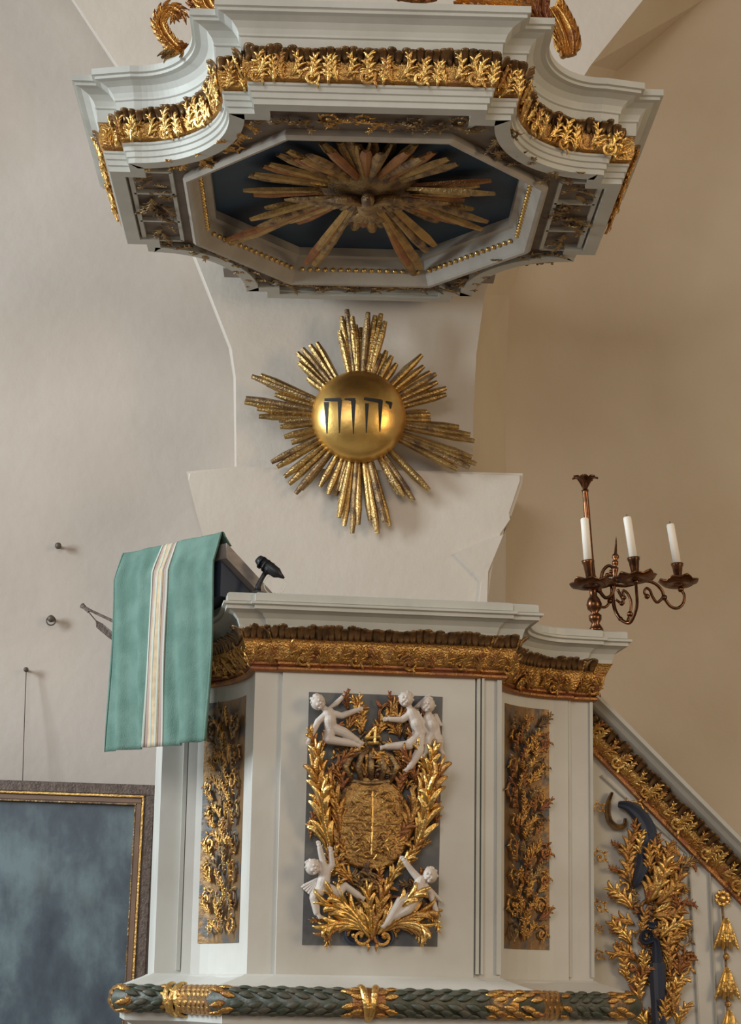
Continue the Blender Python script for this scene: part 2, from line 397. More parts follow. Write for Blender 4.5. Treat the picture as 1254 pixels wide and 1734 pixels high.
# frieze leaves along visible sides
def dress(parent, path, z, h, off, spacing, crest_sp, mat_leaf, mat_scroll, mat_crest, cz, coff, cs, seed=1, tilt=.0):
    nq = outward(path, False); P = Path([p+q*off for p, q in zip(path, nq)]); rd = random.Random(seed); d = spacing*.5; k = 0
    while d < P.L:
        p, t, n_ = P.at(d); N3 = Vector((n_.x, n_.y, 0)); up = Vector((n_.x*tilt, n_.y*tilt, 1)).normalized()
        pos = Vector((p.x, p.y, z))
        lib = LB if mat_leaf is FL_g else LG
        ph = k % 6; kd, ro, hh = (('r1', .55, .10), ('l2', -.75, .30), ('vol', .2, .10), ('l1', -.55, .10), ('r2', .75, .30), ('str', .0, .02))[ph]
        nn_ = N3-Vector((0, 0, tilt)); sc_ = h*rd.uniform(.95, 1.15)*(1.0 if kd != 'vol' else .95)
        leaf(parent, kd, pos+up*h*hh, up, nn_, sc_, lib if k % 4 else LG, ro+rd.uniform(-.15, .15))
        if k % 2: leaf(parent, rd.choice(('l2', 'r2')), pos+up*h*.62-N3*.004, up, nn_, h*.55, LG, rd.uniform(1.2, 1.9)*rd.choice((-1, 1)))
        d += spacing; k += 1
    P = Path([p+q*coff for p, q in zip(path, nq)]); d = crest_sp*.5
    while d < P.L:
        p, t, n_ = P.at(d); N3 = Vector((n_.x, n_.y, 0))
        obj('crest_leaf', mat_crest, None, parent, frame(Vector((p.x, p.y, cz)), Vector((0, 0, 1)), N3, cs*rd.uniform(.8, 1.1), rd.uniform(-.15, .15), cs*rd.uniform(.62, .78)))
        d += crest_sp
vis = q1+q2
left_side = [V2(BCX-.80, BCY+.30), V2(BCX-.80, BCY-.30)]
right_side = [V2(BCX+.80, BCY-.30), V2(BCX+.80, BCY+.30)]
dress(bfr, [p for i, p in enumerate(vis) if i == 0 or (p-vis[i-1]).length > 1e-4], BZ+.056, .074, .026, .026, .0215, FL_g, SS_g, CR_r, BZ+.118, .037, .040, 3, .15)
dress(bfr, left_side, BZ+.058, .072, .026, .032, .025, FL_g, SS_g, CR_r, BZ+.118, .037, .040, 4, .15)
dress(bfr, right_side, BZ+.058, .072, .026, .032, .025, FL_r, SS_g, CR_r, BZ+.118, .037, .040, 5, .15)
# soffit
inner = [V2(.27, .70), V2(.58, .32)]
octa = [V2(BCX-.565, BCY+.30), V2(BCX-.565, BCY-.28), V2(BCX-.245, BCY-.645), V2(BCX+.245, BCY-.645), V2(BCX+.565, BCY-.28), V2(BCX+.565, BCY+.30), V2(BCX+.25, BCY+.69), V2(BCX-.25, BCY+.69)]
bm = bmesh.new(); ed = []
for loop in ([Vector((p.x-n_.x*.042, p.y-n_.y*.042, BZ+.022)) for p, n_ in zip(bpath, nr)], [Vector((p.x, p.y, BZ+.022)) for p in octa]):
    vs = [bm.verts.new(p) for p in loop]
    ed += [bm.edges.new((vs[i], vs[(i+1) % len(vs)])) for i in range(len(vs))]
bmesh.ops.triangle_fill(bm, edges=ed, use_beauty=True)
ex = bmesh.ops.extrude_face_region(bm, geom=bm.faces[:])
for v in [g for g in ex['geom'] if isinstance(g, bmesh.types.BMVert)]: v.co.z += .02
soffit = obj('soffit', bm, M_soffit, board)
mo = [(0, .03), (.010, .0), (.0, -.010), (-.012, -.008), (-.018, .0), (-.028, .020), (-.044, .050), (-.050, .075), (-.066, .080), (-.066, .118), (0, .118)]
bm = bmesh.new(); solid_sweep(bm, octa, mo, BZ, True); omo = obj('octagon_moulding', bm, M_greybrown, board)
bd = bmesh.new(); bmesh.ops.create_icosphere(bd, subdivisions=2, radius=.0085); BEAD = mesh_of('bead_mesh', bd, M_goldb)
for i in range(8):
    a, b = octa[i], octa[(i+1) % 8]; L = (b-a).length; t = (b-a).normalized(); n_ = V2(t.y, -t.x); k = int((L-.06)/.027)
    for j in range(k):
        p = a+t*(.03+(L-.06)*(j+.5)/k)-n_*.040
        obj('bead', BEAD, None, omo, Matrix.Translation((p.x, p.y, BZ+.036)))
bm = bmesh.new(); on = outward(octa, True)
prism(bm, [Vector((p.x-q.x*.05, p.y-q.y*.05, BZ+.110)) for p, q in zip(octa, on)], (0, 0, .02)); obj('blue_field', bm, M_blue, board)
# thin raised frame strips dividing the soffit + corner coffers
def strip(parent, a, b, wd, z, m, name='soffit_fillet', h=.018):
    a, b = V2(*a), V2(*b); t = (b-a).normalized(); n_ = V2(-t.y, t.x)*wd/2
    bm = bmesh.new(); prism(bm, [Vector((q.x+BCX, q.y+BCY, z)) for q in (a-n_, b-n_, b+n_, a+n_)], (0, 0, h)); return obj(name, bm, m, parent)
for sx in (-1, 1):
    strip(soffit, (sx*.612, -.31), (sx*.612, .31), .012, BZ+.008, M_white)
    strip(soffit, (sx*.74, -.30), (sx*.74, .30), .014, BZ+.008, M_white)
    for sy in (-1, 1):
        strip(soffit, (sx*.61, sy*.31), (sx*.75, sy*.31), .012, BZ+.008, M_white)
        strip(soffit, (sx*.29, sy*.72), (sx*.34, sy*.80), .012, BZ+.008, M_white)
        strip(soffit, (sx*.61, sy*.125), (sx*.74, sy*.125), .012, BZ+.008, M_white)
for sy in (-1, 1):
    strip(soffit, (-.32, sy*.815), (.32, sy*.815), .010, BZ+.008, M_white)
DN = Vector((0, 0, -1))
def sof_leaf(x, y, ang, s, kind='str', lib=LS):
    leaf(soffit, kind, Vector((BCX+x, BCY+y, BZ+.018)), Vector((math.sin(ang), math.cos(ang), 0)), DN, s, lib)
rd = random.Random(5)
for sx in (-1, 1):
    for k in range(8):                   # side coffers
        sof_leaf(sx*(.675+rd.uniform(-.015, .015)), -.10+.028*k, rd.choice((-.9, .9, 0))+PI*rd.choice((0, 1)), .075, rd.choice(('l1', 'r1', 'vol')))
    for yy in (-.22, .22):
        for k in range(3): sof_leaf(sx*.675, yy-.05+.04*k, rd.uniform(-2, 2), .06, rd.choice(('l1', 'r1')))
    for sy in (-1, 1):                   # spandrels behind the concave sides
        for k in range(15):
            f = k/14; th = PI/2*(.04+.92*f); ax_, ay_ = .725-.315*math.cos(th), .80-.395*math.sin(th)
            dl = math.hypot(ax_, ay_); kk = 1-(.048 if k % 2 else .070)/dl
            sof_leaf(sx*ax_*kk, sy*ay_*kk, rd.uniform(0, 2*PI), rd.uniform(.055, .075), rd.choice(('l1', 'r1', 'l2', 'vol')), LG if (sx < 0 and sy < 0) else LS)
for sy in (-1, 1):
    for k in range(22):
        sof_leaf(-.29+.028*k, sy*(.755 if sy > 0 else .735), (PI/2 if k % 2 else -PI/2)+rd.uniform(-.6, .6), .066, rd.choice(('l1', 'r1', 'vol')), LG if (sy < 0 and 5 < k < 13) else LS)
# gilded glory with a descending dove in the blue field
def ray_bm(bm, a, b, nn, w0, w1, h):
    n = 5; pts = [a.lerp(b, i/n) for i in range(n+1)]
    ws = [w0+(w1-w0)*i/n for i in range(n+1)]; ws[-1] *= .55
    blade(bm, pts, [nn]*(n+1), ws, [h]*n+[h*.5], 'ridge')
C0 = Vector((BCX+.01, BCY-.03, BZ+.085))
bm = bmesh.new(); lathe(bm, [(.17, .025), (.165, .0), (.14, -.02), (.09, -.038), (.04, -.045), (0, -.047)], 28, Matrix.Translation(C0)); boss = obj('glory_cloud', bm, M_golds, board, smooth=True)
rd = random.Random(11)
gt = '412,322 420,300 430,290 445,286 455,275 470,262 485,254 500,245 512,240 522,238 545,240 560,235 575,240 590,238 605,240 620,232 632,238 645,236 665,242 690,235 702,240 715,245 700,262 735,258 760,268 775,280 838,300 832,310 812,312 795,322 795,330 785,342 815,362 825,354 800,352 772,378 755,372 740,378 700,440 690,428 712,430 722,405 735,390 672,385 660,380 645,388 630,390 615,384 600,388 585,382 572,384 520,425 534,424 548,408 540,396 505,380 490,372 478,364 375,392 384,386 402,384 440,362 425,345 430,335 450,350'
for j, tp in enumerate(gt.split()):
    a, b = map(int, tp.split(',')); v = ray(a, b); T = CAMP+v*((C0.z-.01*(j % 2)-CZ)/v.z); d = T-C0; d.z = 0; L_ = d.length; d.normalize()
    far_ = L_ > .42
    bm = bmesh.new(); ray_bm(bm, C0+d*.10+Vector((0, 0, -.004*(j % 3))), C0+d*L_+Vector((0, 0, -.055 if far_ else -.004*(j % 3))), DN, .011, .024, .014)
    obj('glory_ray', bm, (M_sunray, M_golds, M_sunray, M_goldr)[j % 4], boss)
# dove: head to the front, wings spread
bm = bmesh.new()
dpos = C0+Vector((0, 0, -.055))
for c, s in (((0, .02, 0), (.035, .075, .03)), ((0, -.065, -.012), (.022, .026, .022))):
    bmesh.ops.create_icosphere(bm, subdivisions=3, radius=1, matrix=Matrix.Translation(dpos+Vector(c)) @ Matrix.Diagonal((*s, 1)))
tube(bm, [dpos+Vector((0, -.03, -.005)), dpos+Vector((0, -.06, -.012))], [.024, .018], 10)
tube(bm, [dpos+Vector((0, -.085, -.014)), dpos+Vector((0, -.108, -.020))], [.008, .001], 8)
for k in range(7):
    a = (k-3)*.16; b0 = dpos+Vector((0, .07, .005)); b1 = b0+Vector((math.sin(a), math.cos(a), 0))*.12
    ray_bm(bm, b0, b1, DN, .008, .015, .008)
for sd in (-1, 1):
    for k in range(9):
        s = k/8; b0 = dpos+Vector((sd*(.025+.10*s), -.02-.03*math.sin(s*2), .004)); a = sd*(.35+.95*s)
        b1 = b0+Vector((math.sin(a), math.cos(a), .0))*(.10+.05*s); ray_bm(bm, b0, b1, DN, .010, .015, .010)
    tube(bm, [dpos+Vector((sd*.02, -.02, 0)), dpos+Vector((sd*.08, -.05, -.006)), dpos+Vector((sd*.14, -.035, 0))], [.02, .017, .008], 8)
obj('dove', bm, M_golds, board, smooth=True)
# crown ornaments on top of the cornice (only the lowest scrolls are in view)
TZ = BZ+.272
def crown_leaf(pts, y, w0, seed, lib_m=M_gold, name='crown_scroll'):
    bm = bmesh.new(); P3 = [PY(a, b, y) for a, b in pts]
    # smooth the polyline
    Q = []
    for i in range(len(P3)-1):
        p0, p1, p2, p3 = P3[max(i-1, 0)], P3[i], P3[i+1], P3[min(i+2, len(P3)-1)]
        for k in range(5):
            t = k/5; Q.append(.5*((2*p1)+(-p0+p2)*t+(2*p0-5*p1+4*p2-p3)*t*t+(-p0+3*p1-3*p2+p3)*t**3))
    Q.append(P3[-1]); n = len(Q)
    N3 = [Vector((0, -1, -.15))]*n
    for off, ww in ((0, 1), (.45, .5), (-.45, .5)):
        blade(bm, [q+Vector((off*w0, 0, off*w0*.3)) for q in Q], N3, [w0*ww*(.35+.75*math.sin(PI*(.1+.85*i/n))) for i in range(n)], [w0*.6]*n)
    rd = random.Random(seed)
    for i in range(2, n-1, 2):
        t = (Q[min(i+1, n-1)]-Q[i-1]).normalized(); sdv = t.cross(Vector((0, -1, 0)))
        for sd in (-1, 1):
            lp = [Q[i]+sdv*sd*w0*(.55+.65*j/3)+t*w0*1.3*(j/3)**2+Vector((0, -.010*math.sin(PI*j/3), 0)) for j in range(4)]
            blade(bm, lp, [Vector((0, -1, 0))]*4, [w0*.3, w0*.4, w0*.3, .001], [w0*.3]*4)
    return obj(name, bm, lib_m, board)
crown_leaf([(318, 78), (300, 82), (280, 62), (270, 38), (282, 18), (300, 22), (302, 32)], 5.95, .020, 1, M_gold)
crown_leaf([(300, 90), (285, 92), (276, 98)], 5.95, .012, 8, M_golds)
crown_leaf([(368, 24), (352, 12), (345, -10), (352, -40)], 5.75, .026, 2, M_gold)
crown_leaf([(350, 26), (332, 14), (325, -8), (335, -30)], 5.8, .016, 3, M_goldr)
crown_leaf([(962, 96), (958, 66), (948, 40), (934, 14)], 6.0, .034, 4, M_gold)
crown_leaf([(906, 30), (898, 14), (892, -6)], 5.85, .022, 5, M_goldr)
crown_leaf([(925, 40), (915, 20), (918, -8)], 5.9, .022, 6, M_goldr)
crown_leaf([(772, 4), (800, 2), (835, 6), (870, 10), (900, 14)], 5.8, .018, 7, M_gold)
crown_leaf([(740, -4), (700, -6), (640, -14)], 5.8, .018, 9, M_goldr)
# iron tie fixing the board to the pier
bm = bmesh.new(); box_bm(bm, (BCX, 7.47, BZ+.16), (1.0, .10, .12)); obj('wall_bracket', bm, M_wood, board)

# ================================================================ SUNBURST ON THE PIER
SY = 7.44
sc = PY(607, 708, SY); sun = empty('sunburst', (sc.x, 7.50, sc.z), 'gilded sunburst with dark Hebrew letters on its orb, fixed to the white pier', 'sunburst')
R0 = (PY(687, 708, SY)-PY(527, 708, SY)).length/2
bm = bmesh.new(); lathe(bm, [(0, 0), (R0*.9, 0), (R0*.95, .05), (R0*.5, .065), (0, .075)][::-1], 28, Matrix.Translation((sc.x, SY+.062, sc.z)) @ Matrix.Rotation(PI/2, 4, 'X')); back = obj('backing_plate', bm, M_golds, sun)
DEP = .105
bm = bmesh.new(); prof = [(R0*math.cos(t), DEP*math.sin(t)) for t in [PI/2*i/14 for i in range(15)]]; prof = [(R0*.98, -.02)]+prof[:-1]+[(0, DEP)]
OM = Matrix.Translation((sc.x, SY-.018, sc.z)) @ Matrix.Rotation(PI/2, 4, 'X')
lathe(bm, prof, 48, OM); orb = obj('orb', bm, M_orb, sun, smooth=True)
tips = '575,560 578,536 587,524 596,536 602,550 611,555 623,529 635,534 645,531 652,544 644,599 654,594 663,603 671,616 700,612 714,601 717,620 728,630 738,633 740,647 755,657 755,668 733,664 723,697 728,702 729,711 719,719 777,723 796,736 803,747 760,730 799,774 806,786 774,795 795,792 755,768 726,830 716,822 700,848 683,841 675,836 659,891 651,884 639,904 627,882 606,889 596,903 582,891 573,877 575,832 568,839 555,837 541,824 510,829 500,836 489,820 481,808 469,791 459,783 493,750 481,740 474,723 472,712 438,705 435,692 414,681 416,674 465,668 452,651 441,635 426,637 520,640 505,613 503,597 512,590 525,584 536,580 548,610'
for k, tp in enumerate(tips.split()):
    a, b = map(int, tp.split(',')); T = PY(a, b, SY+.01+.006*(k % 3)); d = (T-sc); d.y = 0
    base = sc+d.normalized()*R0*.55+Vector((0, .0, 0))
    # rays spring nearly parallel inside a cluster
    bm = bmesh.new(); N_ = Vector((0, -1, 0)); ray_bm(bm, base+Vector((0, .008*(k % 2), 0)), T, N_, .0095, .0150, .013)
    obj('ray', bm, (M_sunray, M_sunray, M_golds, M_sunray)[k % 4], sun)
def dome(px, py, lift=.0015):
    v = ray(px, py); c = Vector((sc.x, SY-.018, sc.z))
    # intersect with ellipsoid
    S = lambda q: Vector((q.x/R0, q.y/DEP, q.z/R0))
    o_ = S(CAMP-c); dd = S(v); A = dd.dot(dd); B = 2*o_.dot(dd); Cc = o_.dot(o_)-1; disc = B*B-4*A*Cc
    if disc < 0: return None
    return CAMP+v*((-B-math.sqrt(disc))/(2*A))+Vector((0, -lift, 0))
def stroke(bm, poly):
    """poly: left-edge and right-edge polylines of a tapering stroke in image space"""
    a, b, wa, wb = poly; n = 8; rows = []
    for i in range(n+1):
        t = i/n; x = a[0]+(b[0]-a[0])*t; y = a[1]+(b[1]-a[1])*t; wd = wa+(wb-wa)*t
        dx, dy = b[0]-a[0], b[1]-a[1]; L = math.hypot(dx, dy); nx, ny = -dy/L*wd*.68, dx/L*wd*.68
        r_ = [dome(x+nx, y+ny), dome(x-nx, y-ny), dome(x-nx, y-ny, -.003), dome(x+nx, y+ny, -.003)]
        if None in r_: continue
        rows.append([bm.verts.new(q) for q in r_])
    for r1, r2 in zip(rows, rows[1:]):
        for k in range(4): bm.faces.new((r1[k], r1[(k+1) % 4], r2[(k+1) % 4], r2[k]))
    bm.faces.new(rows[0]); bm.faces.new(rows[-1])
letters = [[((549, 677), (577, 677), 3.5, 4.5), ((552, 681), (553, 734), 6, 1), ((575, 677), (574, 733), 5.5, 1)],
           [((583, 676), (601, 677), 2, 4.5), ((598, 677), (598, 735), 6, 1)],
           [((616, 675), (646, 680), 3.5, 5), ((621, 683), (620, 733), 5, 1), ((644, 678), (643, 731), 6, 1)],
           [((653, 680), (662, 684), 2, 5), ((661, 682), (661, 692), 5, 1.5)]]
for L_ in letters:
    bm = bmesh.new()
    for s_ in L_: stroke(bm, s_)
    obj('letter', bm, M_black, orb)

# ================================================================ PULPIT
PYAW = math.radians(6.5); PM = Matrix.Translation((.165, 6.195, 0)) @ Matrix.Rotation(PYAW, 4, 'Z'); PM2 = Matrix.Rotation(PYAW, 2)
def W2(x, y): q = PM2 @ V2(x, y); return V2(q.x+.165, q.y+6.195)
pulpit = empty('pulpit', (.165, 6.75, 0), 'cream painted pulpit with gilded carved panels and frieze, below the canopy', 'pulpit')
def body_path():
    L_ = [V2(-.61, .95), V2(-.61, .43), V2(-.53, .43)]
    L_ += arc_q((-.545, .40), (-.375, .012), (-.545, .0), 1)[:0]
    L_ += [V2(p.x, p.y) for p in arc_q((-.365, .03), (-.53, .415), (-.54, .03), 10)][::-1]
    L_ += [V2(-.365, .012), V2(-.285, .012), V2(-.285, 0)]
    R_ = [V2(.285, 0), V2(.285, .012), V2(.365, .012)]
    R_ += arc_q((.365, .03), (.655, .39), (.67, .03), 10)
    R_ += [V2(.655, .41), V2(.737, .41), V2(.737, .95)]
    return [W2(p.x, p.y) for p in L_+R_]
pp = body_path()
iL = 3  # index where the left concave side begins
ZB, ZT = 1.645, 2.53
back_close = [pp[-1], pp[0]]
bm = bmesh.new(); prism(bm, [Vector((p.x, p.y, ZB-.02)) for p in pp], (0, 0, ZT-ZB+.06)); body = obj('body', bm, M_cream, pulpit)
# open top rim: handrail
bead = [(-.01, -.012), (.010, -.012), (.016, -.006), (.016, .0), (.010, .005), (.018, .009), (.018, .015), (-.01, .015)]
bm = bmesh.new(); solid_sweep(bm, pp, bead, ZT-.01); obj('necking', bm, M_goldr, pulpit)
fr2 = [(-.02, .0), (.010, .0), (.022, .012), (.030, .032), (.038, .060), (.052, .088), (.056, .094), (-.02, .096)]
bm = bmesh.new(); solid_sweep(bm, pp, fr2, ZT); pfr = obj('frieze', bm, M_gold, pulpit)
cn2 = [(-.03, .092), (.052, .092), (.054, .106), (.060, .124), (.072, .138), (.086, .145), (.096, .146), (.096, .156), (.106, .159), (.106, .166), (.090, .168), (.094, .170), (.094, .190), (.088, .194), (-.03, .194)]
bm = bmesh.new(); solid_sweep(bm, pp, cn2, ZT); obj('cornice', bm, M_white, pulpit)
pn = outward(pp, False)
bm = bmesh.new(); prism(bm, [Vector((p.x-q.x*.0, p.y-q.y*.0, ZT+.180)) for p, q in zip(pp, pn)], (0, 0, .013)); obj('top_board', bm, M_cream, pulpit)
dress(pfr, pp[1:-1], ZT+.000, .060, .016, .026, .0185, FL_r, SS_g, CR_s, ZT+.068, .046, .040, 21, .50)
# pilaster strips and panel frames on the front
def wbox(x0, x1, y0, y1, z0, z1, parent, m, name):
    bm = bmesh.new(); box_bm(bm, ((x0+x1)/2, (y0+y1)/2, (z0+z1)/2), (x1-x0, y1-y0, z1-z0), PM); return obj(name, bm, m, parent)
for x0, x1 in ((.290, .300), (.305, .312)): wbox(x0, x1, -.004, .02, ZB+.01, ZT-.02, pulpit, M_white, 'moulding_strip')
for x0, x1 in ((.352, .366),): wbox(x0, x1, .004, .03, ZB+.01, ZT-.02, pulpit, M_white, 'moulding_strip')
for x0, x1, yy in ((.655, .667, .402), (.729, .739, .404), (-.545, -.533, .418)): wbox(x0, x1, yy, yy+.02, ZB+.01, ZT-.02, pulpit, M_white, 'moulding_strip')
FN = Vector((math.sin(PYAW), -math.cos(PYAW), 0)); FX = Vector((math.cos(PYAW), math.sin(PYAW), 0)); FP = Vector((.165, 6.195, 0))
def FPX(px, py, out=.0): return PN(px, py, FP+FN*out, FN)
# central carved panel
def panel_bm(corners, dep, nn):
    bm = bmesh.new(); a = [FPX(*c) for c in corners]
    prism(bm, [p+nn*.002 for p in a], -nn*dep); return bm
cp = [(523, 1172), (749, 1180), (740, 1603), (511, 1600)]
bm = panel_bm(cp, .012, FN); cpan = obj('carved_panel', bm, M_ground, pulpit)
UPZ = Vector((0, 0, 1))
def on(px, py, ang, s, kind, lib=LB, out=.010, flip=1, wx=1.0):
    """ang: image direction of growth in degrees, 0 = up, 90 = right"""
    a = math.radians(ang); return leaf(cpan, kind, FPX(px, py, out), UPZ*math.cos(a)+FX*math.sin(a), FN, s, lib, 0, flip*wx)
S = 6.35/3600
# long leaves up the sides
for px, py, an, ln, kd, lb in ((560, 1445, -22, 130, 'r1', LB), (556, 1400, -18, 120, 'str', LG), (545, 1350, -10, 95, 'str', LB), (534, 1300, -2, 70, 'l1', LG), (575, 1420, -5, 110, 'l1', LG), (560, 1330, 15, 70, 'r1', LR), (575, 1300, 30, 60, 'r1', LG), (545, 1270, 20, 60, 'r1', LR),
                               (700, 1440, 20, 130, 'l1', LB), (708, 1400, 18, 120, 'str', LG), (718, 1350, 8, 95, 'str', LB), (728, 1320, -25, 75, 'str', LB), (690, 1420, 5, 110, 'r1', LG), (705, 1330, -15, 70, 'l1', LR), (690, 1300, -30, 60, 'l1', LG), (722, 1285, -30, 60, 'l1', LG),
                               (585, 1240, 20, 60, 'r1', LG), (600, 1235, 5, 60, 'str', LB), (612, 1225, -15, 50, 'l1', LG), (655, 1225, 10, 50, 'r1', LG), (660, 1235, 30, 55, 'r1', LR), (675, 1250, 0, 55, 'l1', LG), (668, 1210, -20, 40, 'str', LR), (590, 1205, -20, 40, 'r1', LR),
                               (628, 1590, -8, 95, 'str', LB), (628, 1590, 12, 100, 'str', LG), (622, 1585, -35, 120, 'l1', LB), (625, 1580, -50, 115, 'l1', LB), (618, 1575, -68, 100, 'l2', LB), (610, 1570, -80, 85, 'l2', LG), (640, 1580, 32, 115, 'r1', LB), (645, 1578, 55, 110, 'r1', LG), (650, 1570, 72, 95, 'r2', LB), (660, 1568, 85, 80, 'r2', LG),
                               (600, 1500, -40, 70, 'l1', LG), (655, 1500, 25, 75, 'r1', LB), (590, 1470, -20, 50, 'str', LG), (672, 1480, 30, 55, 'str', LB), (560, 1480, -10, 50, 'str', LG), (690, 1470, 20, 55, 'str', LG), (552, 1560, -80, 30, 'l1', LG), (700, 1560, 160, 45, 'str', LB), (715, 1540, 130, 50, 'r1', LB), (560, 1560, 190, 45, 'str', LG), (545, 1425, -30, 40, 'l1', LB), (706, 1440, 40, 30, 'r1', LG), (735, 1400, 10, 50, 'l1', LR), (525, 1420, 5, 50, 'str', LR)):
    on(px, py, an, ln*S, kd, lb, random.uniform(.002, .012), 1, .70)
for px, py, an, s, f in ((590, 1590, 0, 46, 1), (668, 1592, 0, 46, -1), (560, 1290, 30, 40, 1), (700, 1285, -30, 40, -1), (580, 1380, 100, 40, 1), (690, 1390, 250, 40, -1), (575, 1330, 0, 40, -1), (690, 1340, 0, 40, 1), (535, 1380, 20, 32, 1), (728, 1365, -20, 32, -1), (603, 1520, 0, 34, -1)):
    on(px, py, an, s*S, 'vol', LG, .008, f)
rdf = random.Random(77)
for k in range(64):                      # smaller sprays that fill the ground between the large leaves
    x_ = rdf.uniform(546, 712); y_ = rdf.uniform(1215, 1560)
    if (x_-627)**2+((y_-1390)*.9)**2 < 50**2: continue
    on(x_, y_, rdf.uniform(-50, 50)+(-15 if x_ > 627 else 15), rdf.uniform(40, 62)*S, rdf.choice(('l1', 'r1', 'l2', 'r2', 'vol')), rdf.choice((LR, LS, LG)), rdf.uniform(-.001, .007))
# shield with relief charges
shc = FPX(627, 1395, .012); bm = bmesh.new()
lathe(bm, [(0, .034), (.045, .032), (.085, .024), (.104, .010), (.112, .016), (.122, .010), (.124, -.006), (0, -.008)], 36, frame(shc, UPZ, FN, 1.0) @ Matrix.Diagonal((.98, 1.1, 1, 1)))
shield = obj('shield', bm, M_shield, cpan, smooth=True)
rd = random.Random(9)
for k in range(26):
    for sgn in (-1, 1):
        bm = bmesh.new(); y0 = -.095+.0073*k
        lim = .088*math.sqrt(max(.02, 1-(y0/.115)**2)); x0 = sgn*rd.uniform(.012, lim*.8)
        q = shc+FX*x0+UPZ*y0+FN*(.036-.13*max(0, math.hypot(x0, y0/1.1)-.02)); ang = rd.uniform(-1, 1)
        d = FX*math.cos(ang)+UPZ*math.sin(ang); tube(bm, [q-d*.012, q+UPZ*.004, q+d*.012], [.002, .0045, .0015], 6); obj('charge', bm, M_goldb if k % 3 == 0 else M_shield, shield)
bm = bmesh.new(); tube(bm, [shc+UPZ*z_+FN*(.036-.13*max(0, abs(z_)-.02)) for z_ in (-.09, -.04, 0, .04, .09)], .003, 6); tube(bm, [shc+FX*z_+FN*(.036-.13*max(0, abs(z_)-.02)) for z_ in (-.08, -.04, 0, .04, .08)], .003, 6); obj('cross_division', bm, M_goldb, shield)
for px, py in ((598, 1584), (651, 1587)):
    c_ = frame(FPX(px, py, .004), UPZ, FN)
    bm = bmesh.new(); lathe(bm, [(0, .002), (.018, .003), (.020, .010), (.025, .012), (.028, .004), (.028, -.008), (0, -.008)], 24, c_); eye = obj('scroll_eye', bm, M_strap, cpan, smooth=True)
    bm = bmesh.new(); lathe(bm, [(0, .016), (.006, .014), (.009, .008), (.009, -.004), (0, -.004)], 14, c_); obj('boss', bm, M_goldb, eye, smooth=True)
# crown
crc = (628, 1318); bm = bmesh.new()
cc_ = FPX(*crc, .018)
for xx in (-44, -22, 0, 22, 44):
    a = FPX(628+xx*.75, 1322, .020); b = FPX(628+xx, 1298, .034); c = FPX(628+xx*.75, 1280, .030); d = FPX(628+xx*.15, 1268, .024)
    tube(bm, [a, b, c, d], [.008, .0105, .010, .007], 8)
tube(bm, [FPX(628+x_, 1322+4*math.cos(x_/22), .026-.0002*abs(x_)) for x_ in range(-38, 39, 6)], .007, 8)
for xx in (-33, -11, 11, 33): bmesh.ops.create_icosphere(bm, subdivisions=1, radius=.006, matrix=Matrix.Translation(FPX(628+xx, 1311, .03)))
obj('crown', bm, M_golds, cpan, smooth=True)
bm = bmesh.new()
for a, b in (((635, 1231), (619, 1250)), ((617, 1250), (643, 1248)), ((635, 1230), (634, 1259)), ((622, 1258), (641, 1258))): tube(bm, [FPX(*a, .040), FPX(*b, .040)], .0052, 8)
obj('crown_finial', bm, M_goldb, cpan)
